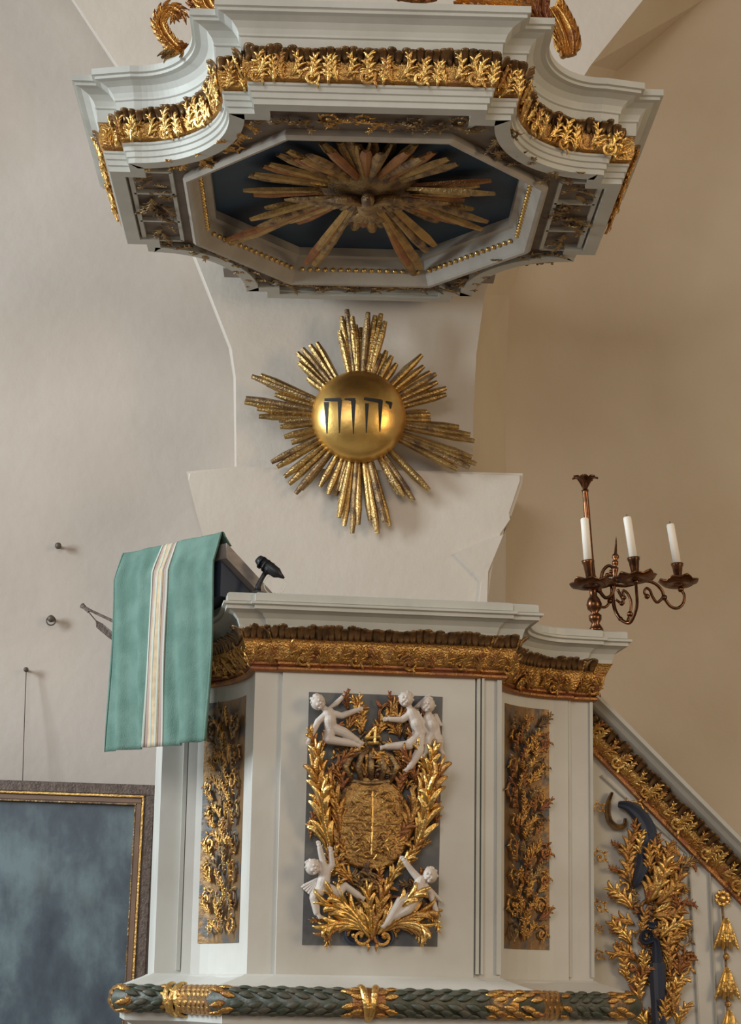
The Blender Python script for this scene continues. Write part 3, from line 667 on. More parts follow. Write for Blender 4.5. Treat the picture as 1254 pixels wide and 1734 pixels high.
# putti: one continuous remeshed figure each
def capsule(bm, a, b, ra, rb, seg=12):
    d = b-a; L = d.length
    if L < 1e-6: return
    prof = [(max(1e-6, ra*math.cos(t)), -ra*math.sin(-t)) for t in [-PI/2+PI/2*i/4 for i in range(5)]]
    prof = [(ra*math.cos(t), ra*math.sin(t)) for t in [-PI/2*(1-i/4) for i in range(5)]]
    prof += [(rb*math.cos(t), L+rb*math.sin(t)) for t in [PI/2*i/4 for i in range(5)]]
    prof[0] = (0, -ra); prof[-1] = (0, L+rb)
    lathe(bm, prof, seg, Matrix.Translation(a) @ d.to_track_quat('Z', 'Y').to_matrix().to_4x4())
def putto(name, head, chest, hip, arms, legs, wing=None, face=1):
    bm = bmesh.new(); P = lambda q, o_=.022: FPX(q[0], q[1], o_+(.012 if head[1] < 1300 else .026))
    H = P(head, .028); Cc = P(chest, .026); Hp = P(hip, .024); hr = .0215
    bmesh.ops.create_icosphere(bm, subdivisions=3, radius=hr, matrix=Matrix.Translation(H) @ Matrix.Diagonal((1, 1, 1.08, 1)))
    # face: nose, cheeks, brow, ears, curls
    fd = (FN+FX*.35*face-UPZ*.15).normalized(); sd = fd.cross(UPZ).normalized(); ud = sd.cross(fd)
    for c, r in ((fd*1.0-ud*.10, .20), (fd*.82-ud*.30+sd*.32, .34), (fd*.82-ud*.30-sd*.32, .34), (fd*.88+ud*.30+sd*.22, .22), (fd*.88+ud*.30-sd*.22, .22), (fd*.86-ud*.68, .26), (sd*1.0-ud*.1, .2), (-sd*1.0-ud*.1, .2), (fd*.93-ud*.48, .14)):
        bmesh.ops.create_icosphere(bm, subdivisions=1, radius=hr*r, matrix=Matrix.Translation(H+c*hr))
    rd_ = random.Random(len(name)+int(head[0]))
    for k in range(16):
        a = rd_.uniform(0, 2*PI); e = rd_.uniform(.35, 1.4); c = (ud*math.sin(e)+(sd*math.cos(a)+fd*math.sin(a)*.8-fd*.2)*math.cos(e))
        bmesh.ops.create_icosphere(bm, subdivisions=1, radius=hr*.26, matrix=Matrix.Translation(H+c*hr))
    capsule(bm, H, Cc, .008, .010); capsule(bm, Cc, Hp, .0175, .0190); capsule(bm, Cc.lerp(Hp, .55)+FN*.006, Hp, .0185, .018)
    for arm in arms:
        q = [P(a_, .026+.004*i) for i, a_ in enumerate(arm)]
        s0 = Cc.lerp(q[0], .35)
        rr = [.0115, .0098, .0075]
        pts = [s0]+q
        for i in range(len(pts)-1): capsule(bm, pts[i], pts[i+1], rr[min(i, 2)], rr[min(i+1, 2)])
        d = (pts[-1]-pts[-2]).normalized(); hd = pts[-1]; n2 = d.cross(FN).normalized()
        capsule(bm, hd, hd+d*.008, .006, .006)
        for f in range(4):
            fo = n2*(f-1.5)*.0034; l = (.010, .012, .0115, .009)[f]; m_ = hd+d*.010+fo; capsule(bm, m_, m_+d*l*.6, .0018, .0017, 6); capsule(bm, m_+d*l*.6, m_+d*l-FN*.003, .0017, .0013, 6)
        capsule(bm, hd+n2*.005, hd+n2*.010+d*.007, .0022, .0016, 6)
    for lg in legs:
        q = [P(a_, .026) for a_ in lg]; pts = [Hp]+q; rr = [.0175, .0145, .0098]
        for i in range(len(pts)-1): capsule(bm, pts[i], pts[i+1], rr[min(i, 2)], rr[min(i+1, 2)])
        d = (pts[-1]-pts[-2]).normalized(); ft = (d+FX*(.8 if d.x > 0 else -.8)-UPZ*.4+FN*.4).normalized()
        capsule(bm, pts[-1], pts[-1]+ft*.016, .0075, .0055)
        for t_ in range(5): capsule(bm, pts[-1]+ft*.016+d.cross(FN)*(t_-2)*.0024, pts[-1]+ft*.021+d.cross(FN)*(t_-2)*.0026, .0022, .0018, 6)
    o = obj(name, bm, M_putto, cpan, smooth=True)
    rm = o.modifiers.new('remesh', 'REMESH'); rm.mode = 'VOXEL'; rm.voxel_size = .0011; rm.use_smooth_shade = True
    sm = o.modifiers.new('smooth', 'SMOOTH'); sm.iterations = 2; sm.factor = .5
    if wing:
        bw = bmesh.new()
        for k in range(6):
            a, b = wing; p0 = FPX(a[0], a[1], .02); p1 = FPX(b[0]+(k-2.5)*5*((b[1]-a[1])/30.), b[1]+(k-2.5)*3.5, .014+.002*k)
            ray_bm(bw, p0, p1, FN, .004, .007, .005)
        obj('wing', bw, M_putto, o)
    return o
putto('putto', (538, 1189), (556, 1207), (560, 1232), [[(578, 1212), (603, 1203)], [(538, 1222), (525, 1250)]], [[(582, 1240), (604, 1254)], [(556, 1252), (598, 1260)]], ((556, 1200), (582, 1180)), 1)
putto('putto', (687, 1184), (697, 1208), (710, 1240), [[(680, 1219), (660, 1218)], [(712, 1222), (722, 1238)]], [[(692, 1262), (655, 1264)], [(710, 1272), (694, 1298)]], ((700, 1200), (722, 1185)), -1)
putto('putto', (724, 1194), (726, 1217), (732, 1238), [[(738, 1228), (744, 1256)], [(716, 1226), (710, 1214)]], [[(742, 1252), (744, 1268)], [(726, 1252), (722, 1272)]], ((730, 1212), (744, 1220)), -1)
putto('putto', (529, 1468), (550, 1478), (546, 1502), [[(562, 1464), (560, 1446)], [(546, 1456), (541, 1436)]], [[(532, 1520), (536, 1545)], [(572, 1512), (584, 1500), (606, 1516)]], ((538, 1488), (520, 1512)), 1)
putto('putto', (728, 1482), (712, 1492), (706, 1516), [[(698, 1476), (686, 1460)], [(728, 1512), (738, 1542)]], [[(678, 1526), (656, 1562)], [(690, 1540), (668, 1552)]], ((716, 1500), (740, 1518)), -1)
# side carved panels on the concave faces
def facet(seq, z0, px_lo, px_hi, seed, dep=.006, lib=(LG,)):
    P = Path(seq); ds = [P.L*i/200 for i in range(201)]
    def pxof(d):
        p, _, _ = P.at(d); v = Vector((p.x, p.y, 2.1))-CAMP; k = v.dot(fwd); return IW/2+FOC*v.dot(rgt)/k
    sel = [d for d in ds if px_lo <= pxof(d) <= px_hi]; d0, d1 = min(sel), max(sel); z1 = z0[1]; zz = z0[0]
    n = 12; bm = bmesh.new(); A = []
    for i in range(n+1):
        p, t, nn = P.at(d0+(d1-d0)*i/n); A.append([bm.verts.new((p.x+nn.x*o_, p.y+nn.y*o_, z_)) for o_, z_ in ((dep*.4, zz), (dep*.4, z1), (-.01, z1), (-.01, zz))])
    for a, b in zip(A, A[1:]):
        for k in range(4): bm.faces.new((a[k], a[(k+1) % 4], b[(k+1) % 4], b[k]))
    bm.faces.new(A[0]); bm.faces.new(A[-1])
    o = obj('carved_panel', bm, M_sideground, pulpit); mid = (d0+d1)/2
    def surf(u, v):
        p, t, nn = P.at(mid+u); return Vector((p.x, p.y, zz+v)), Vector((t.x, t.y, 0)), Vector((nn.x, nn.y, 0))
    foliage(o, surf, (d1-d0)*.74, z1-zz-.03, seed, lib, .021, .060)
    return o
leftc = pp[3:14]; rightc = pp[-14:-3]
nL = [i for i, p in enumerate(pp)]
facet(pp[3:14], (1.735, 2.46), 341, 411, 31, lib=(LG, LG, LS))
facet(pp[20:31], (1.735, 2.475), 853, 929, 32, lib=(LG, LG, LS, LR))
# sloping apron, laurel roll and lower ledge
ap = [(-.02, .0), (.004, .0), (.014, -.006), (.030, -.012), (.085, -.034), (.085, -.045), (-.02, -.05)]
bm = bmesh.new(); solid_sweep(bm, pp, ap, ZB); obj('apron_moulding', bm, M_cream, pulpit)
RZ, RO, RR = ZB-.075, .085, .040
rp = [V2(*q) for q in [(-.61, .95), (-.61, .43), (-.53, .42), (-.44, .34), (-.385, .12), (-.365, .0), (.365, .0), (.39, .12), (.50, .31), (.655, .40), (.737, .41), (.737, .95)]]
rpath = [W2(p.x, p.y) for p in rp]
rl = [(RO+RR*math.cos(t), RR*math.sin(t)) for t in [2*PI*i/14 for i in range(14)]]
bm = bmesh.new(); solid_sweep(bm, rpath, rl, RZ); roll = obj('laurel_roll', bm, M_laurel, pulpit, smooth=True)
lw = [(-.03, -.03), (.09, -.03), (.085, -.05), (.085, -.062), (.06, -.075), (.05, -.10), (.05, -.14), (-.03, -.14)]
bm = bmesh.new(); solid_sweep(bm, rpath, lw, RZ); obj('lower_moulding', bm, M_cream, pulpit)
bm = bmesh.new(); prism(bm, [Vector((p.x, p.y, RZ-.13)) for p in rpath], (0, 0, .2)); obj('floor_slab', bm, M_cream, pulpit)
RPn = outward(rpath, False); roff = [V2(p.x+q.x*RO, p.y+q.y*RO) for p, q in zip(rpath, RPn)]
RP = Path(roff); rd = random.Random(41)
UPZ = Vector((0, 0, 1))
def ll_bm():
    bm = bmesh.new(); n = 5; pts = [Vector((0, i/n, .10*math.sin(PI*i/n))) for i in range(n+1)]
    blade(bm, pts, [Vector((0, 0, 1))]*(n+1), [.04, .17, .23, .21, .13, .01], [.08]*n+[.02], 'ridge'); return bm
def roll_px(d):
    p, _, _ = RP.at(d); v = Vector((p.x, p.y, RZ))-CAMP; return IW/2+FOC*v.dot(rgt)/v.dot(fwd)
def sleeve(lo, hi, m):
    ds = [RP.L*i/600 for i in range(601) if .30 < RP.L*i/600 < RP.L-.30 and lo < roll_px(RP.L*i/600) < hi]
    if len(ds) < 2: return
    bm = bmesh.new(); rg = []; n = 10
    for k in range(n+1):
        p, t, n_ = RP.at(ds[0]+(ds[-1]-ds[0])*k/n); N3 = Vector((n_.x, n_.y, 0)); r_ = RR+(.0015 if 0 < k < n else -.004)+.0015*(k % 2)
        rg.append([bm.verts.new(Vector((p.x, p.y, RZ))+(N3*math.cos(2*PI*j/18)+UPZ*math.sin(2*PI*j/18))*r_) for j in range(18)])
    for a, b in zip(rg, rg[1:]):
        for j in range(18): bm.faces.new((a[j], a[(j+1) % 18], b[(j+1) % 18], b[j]))
    bm.faces.new(rg[0]); bm.faces.new(rg[-1]); obj('gilded_sleeve', bm, m, roll, smooth=True)
for lo_, hi_, m_ in ((178, 236, M_gold2), (292, 398, M_gold2), (590, 655, M_goldr), (805, 940, M_gold2), (1012, 1070, M_gold2)): sleeve(lo_, hi_, m_)
LL = mesh_of('laurel_leaf_mesh', ll_bm(), M_laurel); LLg = mesh_of('laurel_leaf_gold', ll_bm(), M_gold)
def roll_px(d):
    p, _, _ = RP.at(d); v = Vector((p.x, p.y, RZ))-CAMP; return IW/2+FOC*v.dot(rgt)/v.dot(fwd)
d = .30
while d < RP.L-.30:
    p, t, n_ = RP.at(d); px = roll_px(d); T3 = Vector((t.x, t.y, 0)); N3 = Vector((n_.x, n_.y, 0))
    gold = px < 236 or 292 < px < 400 or 590 < px < 655 or 805 < px < 945 or px > 1010
    flipd = 1 if px > 620 else -1
    for th in ((-50, -5, 40) if int(d/.026) % 2 else (-28, 18, 62)):
        a = math.radians(th); nn = N3*math.cos(a)+UPZ*math.sin(a)
        q = Vector((p.x, p.y, RZ))+nn*(RR-.002)
        up = T3*flipd+nn*.22+UPZ*.25*(1 if th > 0 else -1)
        obj('laurel_leaf', LLg if gold else LL, None, roll, frame(q, up, nn, .046))
    d += .026
for px0, n_w in ((308, 3), (628, 2)):       # gilded ribbon wraps
    best = min([RP.L*i/400 for i in range(401)], key=lambda x: abs(roll_px(x)-px0))
    for k in range(n_w):
        dd = best+.02*(k-n_w/2); bm = bmesh.new(); pts = []; nn_ = []
        for i in range(13):
            a = -1.7+3.4*i/12; p, t, n_ = RP.at(dd+.025*(i/12-.5)*(1 if k % 2 else -1)); N3 = Vector((n_.x, n_.y, 0)); q = N3*math.cos(a)+UPZ*math.sin(a)
            pts.append(Vector((p.x, p.y, RZ))+q*(RR+.006)); nn_.append(q)
        blade(bm, pts, nn_, [.010]*13, [.006]*13, 'ridge'); obj('gilded_ribbon', bm, M_goldb, roll)
# shaft that carries the pulpit down to the floor (below the frame)
bm = bmesh.new(); lathe(bm, [(.50, 1.46), (.42, 1.30), (.22, 1.10), (.16, .95), (.16, .25), (.24, .18), (.28, 0)][::-1], 24, Matrix.Translation((.19, 6.72, 0))); obj('shaft', bm, M_cream, pulpit, smooth=True)

# ================================================================ STAIR PARAPET
SYP = 6.90
stair = empty('stair_parapet', (1.3, 7.0, 0), 'sloping cream stair parapet with gilded frieze and carving, right of the pulpit', 'staircase')
def SP(px, py, o_=0.0): return PY(px, py, SYP-o_)
top = lambda px: 1185+(px-1010)*(1432-1185)/(1254-1010)
bm = bmesh.new()
a, b = SP(990, top(990)+55), SP(1420, top(1420)+55)
prism(bm, [a, b, Vector((b.x, SYP, 0)), Vector((a.x, SYP, 0))], (0, .10, 0)); obj('parapet_wall', bm, M_cream, stair)
A3, B3 = SP(988, top(988)), SP(1420, top(1420)); sl = (B3-A3).normalized(); sn = Vector((sl.z, 0, -sl.x))
if sn.z < 0: sn = -sn
def slope_solid(prof, name, m):
    bm = bmesh.new(); r1 = [bm.verts.new(A3+Vector((0, -o_, 0))+sn*z_) for o_, z_ in prof]; r2 = [bm.verts.new(B3+Vector((0, -o_, 0))+sn*z_) for o_, z_ in prof]
    n = len(prof)
    for k in range(n): bm.faces.new((r1[k], r1[(k+1) % n], r2[(k+1) % n], r2[k]))
    bm.faces.new(r1); bm.faces.new(r2); return obj(name, bm, m, stair)
slope_solid([(-.10, .0), (.10, .0), (.10, -.012), (.085, -.02), (.075, -.032), (.05, -.046), (.042, -.052), (-.10, -.052)], 'cornice', M_white)
sfr = slope_solid([(-.02, -.050), (.036, -.050), (.036, -.075), (.028, -.100), (.012, -.122), (-.02, -.122)], 'frieze', M_gold)
slope_solid([(-.02, -.120), (.016, -.120), (.020, -.126), (.020, -.134), (.010, -.138), (-.02, -.138)], 'necking', M_goldr)
LN = (B3-A3).length; k = 0; d = .03
while d < LN-.15:
    q = A3+sl*d-sn*.118+Vector((0, -.022, 0)); N_ = Vector((0, -1, 0))-sn*.25
    kd, ro = (('r1', .5), ('l2', -.7), ('vol', .2), ('l1', -.5), ('r2', .7))[k % 5]
    leaf(sfr, kd, q+sn*.005, sn, N_, .070*random.uniform(.9, 1.15), LB if k % 3 else LG, ro)
    d += .027; k += 1
d = .01
while d < LN-.15:
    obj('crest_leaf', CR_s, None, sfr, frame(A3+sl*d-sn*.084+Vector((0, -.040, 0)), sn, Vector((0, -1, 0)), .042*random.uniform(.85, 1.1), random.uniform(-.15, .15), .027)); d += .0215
# raised frame mouldings on the parapet
def bar(pts, wd, h, parent, m, name, o_=.0):
    bm = bmesh.new(); P3 = [SP(a_, b_, o_) for a_, b_ in pts]
    blade(bm, P3, [Vector((0, -1, 0))]*len(P3), [wd]*len(P3), [h]*len(P3), 'ridge'); return obj(name, bm, m, parent)
bar([(1018, 1314), (1090, 1380), (1164, 1446), (1172, 1560), (1182, 1734), (1190, 1860)], .006, .010, stair, M_white, 'panel_moulding')
bar([(1200, 1462), (1204, 1560), (1212, 1734), (1218, 1860)], .006, .012, stair, M_white, 'panel_moulding')
# foliage carving on the parapet
bm = bmesh.new(); prism(bm, [SP(a_, b_, .001) for a_, b_ in [(1052, 1420), (1075, 1400), (1150, 1500), (1148, 1740), (1070, 1740), (1050, 1560)]], (0, .01, 0)); scv = obj('foliage_carving', bm, M_cream, stair)
def sl_leaf(px, py, ang, ln, kind, lib=LG, o_=.010, flip=1):
    a_ = math.radians(ang); leaf(scv, kind, SP(px, py, o_), UPZ*math.cos(a_)+Vector((1, 0, 0))*math.sin(a_), Vector((0, -1, 0)), ln*7.1/3600, lib, 0, flip)
for t_ in ((1068, 1500, -20, 62, 'r1', LG), (1062, 1460, -5, 58, 'r1', LG), (1075, 1430, 10, 42, 'l1', LR), (1085, 1450, -15, 45, 'r1', LB), (1070, 1540, -35, 60, 'l1', LB), (1072, 1565, -60, 48, 'l2', LG), (1068, 1600, -30, 52, 'l1', LB), (1075, 1625, -50, 52, 'l2', LG), (1062, 1660, -15, 45, 'str', LB), (1078, 1668, 20, 40, 'r1', LR),
           (1095, 1530, 15, 85, 'r1', LG), (1100, 1525, 35, 80, 'l1', LB), (1110, 1530, 55, 70, 'l1', LG), (1105, 1545, 75, 60, 'l2', LB), (1105, 1550, 95, 55, 'l1', LG), (1115, 1470, 0, 50, 'l1', LG), (1130, 1470, -10, 48, 'r1', LG), (1140, 1500, 5, 50, 'l2', LB), (1120, 1500, 10, 52, 'str', LB), (1100, 1480, -5, 50, 'str', LG),
           (1115, 1590, 40, 62, 'r1', LB), (1120, 1620, 20, 60, 'r1', LG), (1130, 1650, 10, 60, 'l1', LG), (1125, 1690, 30, 55, 'r1', LB), (1140, 1720, -10, 60, 'r1', LG), (1150, 1650, -10, 48, 'r2', LR), (1082, 1700, -10, 50, 'r1', LB), (1095, 1740, -30, 60, 'l1', LB), (1145, 1740, 10, 50, 'r1', LB), (1120, 1740, 5, 50, 'str', LG), (1090, 1610, -10, 40, 'r1', LG), (1085, 1580, 10, 40, 'str', LG), (1150, 1560, 0, 45, 'l1', LR), (1145, 1600, 10, 45, 'r1', LG), (1090, 1650, 5, 40, 'l1', LB),
           (1150, 1450, -40, 30, 'l1', LG), (1056, 1525, -60, 30, 'l1', LR), (1052, 1480, -50, 26, 'l1', LR), (1056, 1580, -70, 26, 'l1', LR), (1152, 1620, 70, 26, 'r1', LR), (1150, 1530, 80, 30, 'r1', LR), (1052, 1440, -40, 24, 'l1', LR)):
    sl_leaf(*t_, random.uniform(.004, .022))
rdf = random.Random(55)
for k in range(60):
    y_ = rdf.uniform(1440, 1740); x_ = rdf.uniform(1062, 1148)
    if x_ > 1060+(y_-1380)*1.0: continue
    sl_leaf(x_, y_, rdf.uniform(-70, 70), rdf.uniform(30, 44), rdf.choice(('l1', 'r1', 'l2', 'r2', 'vol')), rdf.choice((LR, LS, LG)), rdf.uniform(0, .008))
for t_ in ((1060, 1370, 20, 34, 1), (1112, 1500, 0, 34, 1), (1140, 1480, 0, 34, -1), (1070, 1500, 180, 30, 1), (1130, 1570, 0, 34, -1), (1075, 1590, 0, 30, 1), (1130, 1660, 180, 32, 1), (1080, 1640, 0, 28, -1)):
    sl_leaf(t_[0], t_[1], t_[2], t_[3], 'vol', LG, .012, t_[4])
def ribbon(pts, wds, y_o, name='strap_scroll', m=M_strap):
    P3 = [SP(a_, b_, y_o) for a_, b_ in pts]; Q = []; Wd = []
    for i in range(len(P3)-1):
        p0, p1, p2, p3 = P3[max(i-1, 0)], P3[i], P3[i+1], P3[min(i+2, len(P3)-1)]
        for k in range(4):
            t = k/4; Q.append(.5*((2*p1)+(-p0+p2)*t+(2*p0-5*p1+4*p2-p3)*t*t+(-p0+3*p1-3*p2+p3)*t**3)); Wd.append(wds[i]+(wds[i+1]-wds[i])*t)
    Q.append(P3[-1]); Wd.append(wds[-1]); bm = bmesh.new()
    blade(bm, Q, [Vector((0, -1, 0))]*len(Q), [x*7.1/3600/2 for x in Wd], [.012]*len(Q), 'groove'); return obj(name, bm, m, scv)
ribbon([(1036, 1342), (1029, 1362), (1030, 1386), (1042, 1400), (1056, 1398), (1058, 1386)], [5, 9, 11, 11, 9, 5], .015, m=M_golds)
ribbon([(1046, 1362), (1064, 1366), (1084, 1384), (1096, 1412), (1094, 1450), (1084, 1480), (1074, 1502)], [9, 18, 26, 32, 30, 20, 8], .026)
ribbon([(1078, 1540), (1092, 1562), (1108, 1568), (1118, 1564)], [6, 14, 14, 8], .018)
ribbon([(1104, 1588), (1100, 1578), (1090, 1578), (1086, 1588), (1092, 1596), (1108, 1592), (1112, 1612), (1112, 1630)], [5, 6, 7, 9, 9, 12, 16, 18], .030)
ribbon([(1112, 1630), (1114, 1680), (1116, 1734), (1117, 1780)], [28, 26, 24, 24], .030)
# edge of the left carving peeping out behind the pulpit corner
for yy, s in ((1375, 20), (1460, 26), (1545, 26), (1580, 18), (1625, 20)):
    a_ = SP(1007, yy, .02); leaf(scv, 'vol', a_, UPZ, Vector((0, -1, 0)), s*.002, LG, .5)
# bell-flower drop at far right
tas = bmesh.new(); lathe(tas, [(.002, .02), (.012, .012), (.018, 0), (.012, -.010), (.006, -.016)], 12); 
def drop(px, py, hgt, wdt):
    c = SP(px, py, .022)
    for k in range(7):
        a_ = (k-3)/3; bm = bmesh.new(); L_ = hgt*(1-.10*(k % 2)); fw = -.016*(1-a_*a_)-.004*(k % 2)
        P_ = [c+Vector((a_*wdt*f_, fw*g_, -L_*h_)) for f_, g_, h_ in ((.12, .2, 0), (.30, .8, .2), (.52, 1, .45), (.80, 1, .75), (1.08, .7, 1.0))]
        blade(bm, P_, [Vector((a_*.7, -1, 0)).normalized()]*5, [.003, .006, .0085, .0095, .004], [.006, .009, .010, .009, .004], 'ridge')
        obj('bell_flower_petal', bm, M_goldb, fest)
bm = bmesh.new(); tube(bm, [SP(1222, 1530, .012), SP(1228, 1620, .012), SP(1232, 1734, .012), SP(1236, 1800, .012)], .004, 8); fest = obj('flower_drop', bm, M_golds, stair)
bm = bmesh.new()
for k in range(9):
    a_ = 2*PI*k/9; c = SP(1223, 1521, .018); bmesh.ops.create_icosphere(bm, subdivisions=1, radius=.009, matrix=Matrix.Translation(c+Vector((math.cos(a_)*.020, 0, math.sin(a_)*.020))))
bmesh.ops.create_icosphere(bm, subdivisions=2, radius=.012, matrix=Matrix.Translation(SP(1223, 1521, .02))); obj('rosette', bm, M_goldb, fest)
for px, py in ((1228, 1556), (1230, 1640), (1234, 1712)): drop(px, py, .095, .036)
for px, py in ((1229, 1620), (1232, 1700)):
    bm = bmesh.new(); bmesh.ops.create_icosphere(bm, subdivisions=2, radius=.011, matrix=Matrix.Translation(SP(px, py, .02))); obj('bead', bm, M_gold, fest)

# ================================================================ BOOK REST, CLOTH, READING LAMP
nearP = PY(352, 1255, 6.12); farP = PY(183, 1274, 6.47)
nearP.z = farP.z = (nearP.z+farP.z)/2
cu = (nearP-farP).normalized(); cnrm = Vector((cu.y, -cu.x, 0));  # outward, to the front-left
CWd = (nearP-farP).length; zk = 2.825; zt = 2.912
rest = empty('book_rest', (farP.lerp(nearP, .5)-cnrm*.12).to_tuple()[:2]+(2.69,), 'grey slanting book desk on the pulpit rim under the green cloth', 'lectern')
o0 = farP.copy(); o0.z = 0
def CP(u, o_, z): return Vector((o0.x+cu.x*u+cnrm.x*o_, o0.y+cu.y*u+cnrm.y*o_, z))
# slanted desk top: high outer edge, falling to the preacher
bm = bmesh.new(); prism(bm, [CP(-.005, -.034, zt-.030), CP(-.005, -.235, zt-.165), CP(-.005, -.235, zt-.205), CP(-.005, -.034, zt-.075)], cu*(CWd+.02)); obj('desk_top', bm, M_wood, rest)
bm = bmesh.new(); prism(bm, [CP(-.002, -.232, zt-.150), CP(-.002, -.245, zt-.160), CP(-.002, -.245, zt-.200), CP(-.002, -.232, zt-.190)], cu*(CWd+.01)); obj('ledge', bm, M_wood, rest)
bm = bmesh.new(); prism(bm, [CP(.02, -.036, zt-.08), CP(.02, -.220, zt-.198), CP(.02, -.20, 2.727), CP(.02, -.036, 2.727)], cu*(CWd-.03)); obj('support', bm, M_strap, rest)
bm = bmesh.new(); q = PY(369, 922, 6.17); tube(bm, [q+Vector((-.002, 0, -.020)), q+Vector((.006, 0, -.008)), q+Vector((-.003, 0, .006)), q+Vector((.008, 0, .022))], [.010, .008, .007, .008], 8); obj('end_scroll', bm, M_plastic, rest)
# dark pointed bracket sticking out beyond the far edge of the cloth
bm = bmesh.new(); a, b = PY(137, 1026, 6.62), PY(200, 1056, 6.57); tube(bm, [a, a.lerp(b, .3), b], [.006, .004, .005], 8)
tube(bm, [PY(139, 1024, 6.62), PY(150, 1036, 6.61)], [.007, .005], 8); obj('bracket_arm', bm, M_fdark, rest)
bm = bmesh.new(); P4 = [PY(162, 1050, 6.60), PY(174, 1056, 6.6), PY(205, 1082, 6.57), PY(205, 1094, 6.57), PY(182, 1078, 6.6), PY(163, 1062, 6.6)]; prism(bm, P4, (0, .015, 0)); obj('bracket', bm, M_fdark, rest)
bm = bmesh.new(); tube(bm, [PY(148, 1034, 6.61), PY(163, 1052, 6.6)], .002, 6); obj('bracket_wire', bm, M_iron, rest)
# cloth
def cloth_pt(u, s, lift=0):
    """u 0..1 along, s: arc parameter 0 bottom .. 1 back over the desk"""
    zb = farP.z
    if s < .62:
        z = zb+(zk-zb)*s/.62; o_ = .0
    elif s < .80:
        k = (s-.62)/.18; z = zk+(zt-zk)*k; o_ = -.030*k
    elif s < .86:
        k = (s-.80)/.06; z = zt+.006*math.sin(PI*k); o_ = -.030-.012*k
    else:
        k = (s-.86)/.14; z = zt-.002-.030*k; o_ = -.042-.030*k
    fold = (.009*math.sin(u*17+1.2*s*3)+.006*math.sin(u*31+2+s*6)+.005*math.sin(u*8-5*s)+.003*math.sin(u*53+s*9))*(.3+max(0, 1-s*1.3))
    if .55 < s < .8: fold += .004*math.sin(u*50)*(1-abs(s-.68)/.13)
    p = CP(CWd*u*1.0, o_+fold+.006+lift, z)
    return p
def cloth_bm(u0, u1, lift, thick, nu=40, sm=1.0):
    bm = bmesh.new(); ns = 56; T = []
    for lay in (lift, lift-thick):
        T.append([[bm.verts.new(cloth_pt(u0+(u1-u0)*i/nu, sm*j/ns, lay)) for j in range(ns+1)] for i in range(nu+1)])
    for g in T:
        for i in range(nu):
            for j in range(ns): bm.faces.new((g[i][j], g[i+1][j], g[i+1][j+1], g[i][j+1]))
    for i in range(nu):
        for j in (0, ns): bm.faces.new((T[0][i][j], T[0][i+1][j], T[1][i+1][j], T[1][i][j]))
    for j in range(ns):
        for i in (0, nu): bm.faces.new((T[0][i][j], T[0][i][j+1], T[1][i][j+1], T[1][i][j]))
    return bm
cloth = obj('pulpit_cloth', cloth_bm(0, 1, 0, .004), M_green, None, smooth=True)
tag(cloth, 'sea green pulpit cloth with a pale vertical stripe hanging over the book desk', 'cloth')
for u0, u1, m, nm, lf_ in ((.405, .560, M_mauve, 'stripe_border', .0012), (.44, .52, M_stripe, 'stripe', .0022), (.408, .420, M_pale, 'piping', .003), (.545, .558, M_pale, 'piping', .003), (.452, .466, M_pale, 'stripe_thread', .003), (.498, .510, M_pale, 'stripe_thread', .003)):
    obj(nm, cloth_bm(u0, u1, lf_, .002, 6, .995), m, cloth, smooth=True)
for u0, u1 in ((.0, .012), (.988, 1.0)): obj('edge_piping', cloth_bm(u0, u1, .0015, .003, 2, .995), M_green, cloth, smooth=True)
# lamp
LY = 6.14
lp = lambda a, b, y=LY: PY(a, b, y)
lampo = empty('reading_lamp', lp(437, 1004), 'black clip-on reading lamp with pale wire ring beside the book desk', 'lamp')
bm = bmesh.new(); prism(bm, [lp(420, 1005), lp(434, 999), (lp(450, 1003)), lp(450, 1008), lp(420, 1008)], (0, .03, 0)); obj('base', bm, M_plastic, lampo)
bm = bmesh.new(); tube(bm, [lp(436, 1004, LY+.015), lp(437, 992, LY+.015), lp(444, 978, LY+.015), lp(450, 968, LY+.015)], [.011, .008, .007, .008], 10); obj('stem', bm, M_plastic, lampo, smooth=True)
bm = bmesh.new(); ax = [lp(437, 946, LY+.02), lp(442, 951, LY+.018), lp(455, 961, LY+.01), lp(468, 970, LY), lp(474, 974, LY), lp(481, 979, LY)]; tube(bm, ax, [.013, .017, .0185, .0165, .009, .003], 14); obj('lamp_head', bm, M_plastic, lampo, smooth=True)
for k in range(3):
    bm = bmesh.new(); c = lp(443+k*7, 953+k*5, LY+.01); dxx = (ax[3]-ax[1]).normalized(); tube(bm, [c-dxx*.002, c+dxx*.002], .0200, 14); obj('cooling_fin', bm, M_plastic, lampo)
bm = bmesh.new(); tube(bm, [lp(465+18*math.cos(t), 990+17*math.sin(t), LY) for t in [2*PI*i/24-.9 for i in range(22)]], .0012, 6); obj('wire_ring', bm, M_pale, lampo)

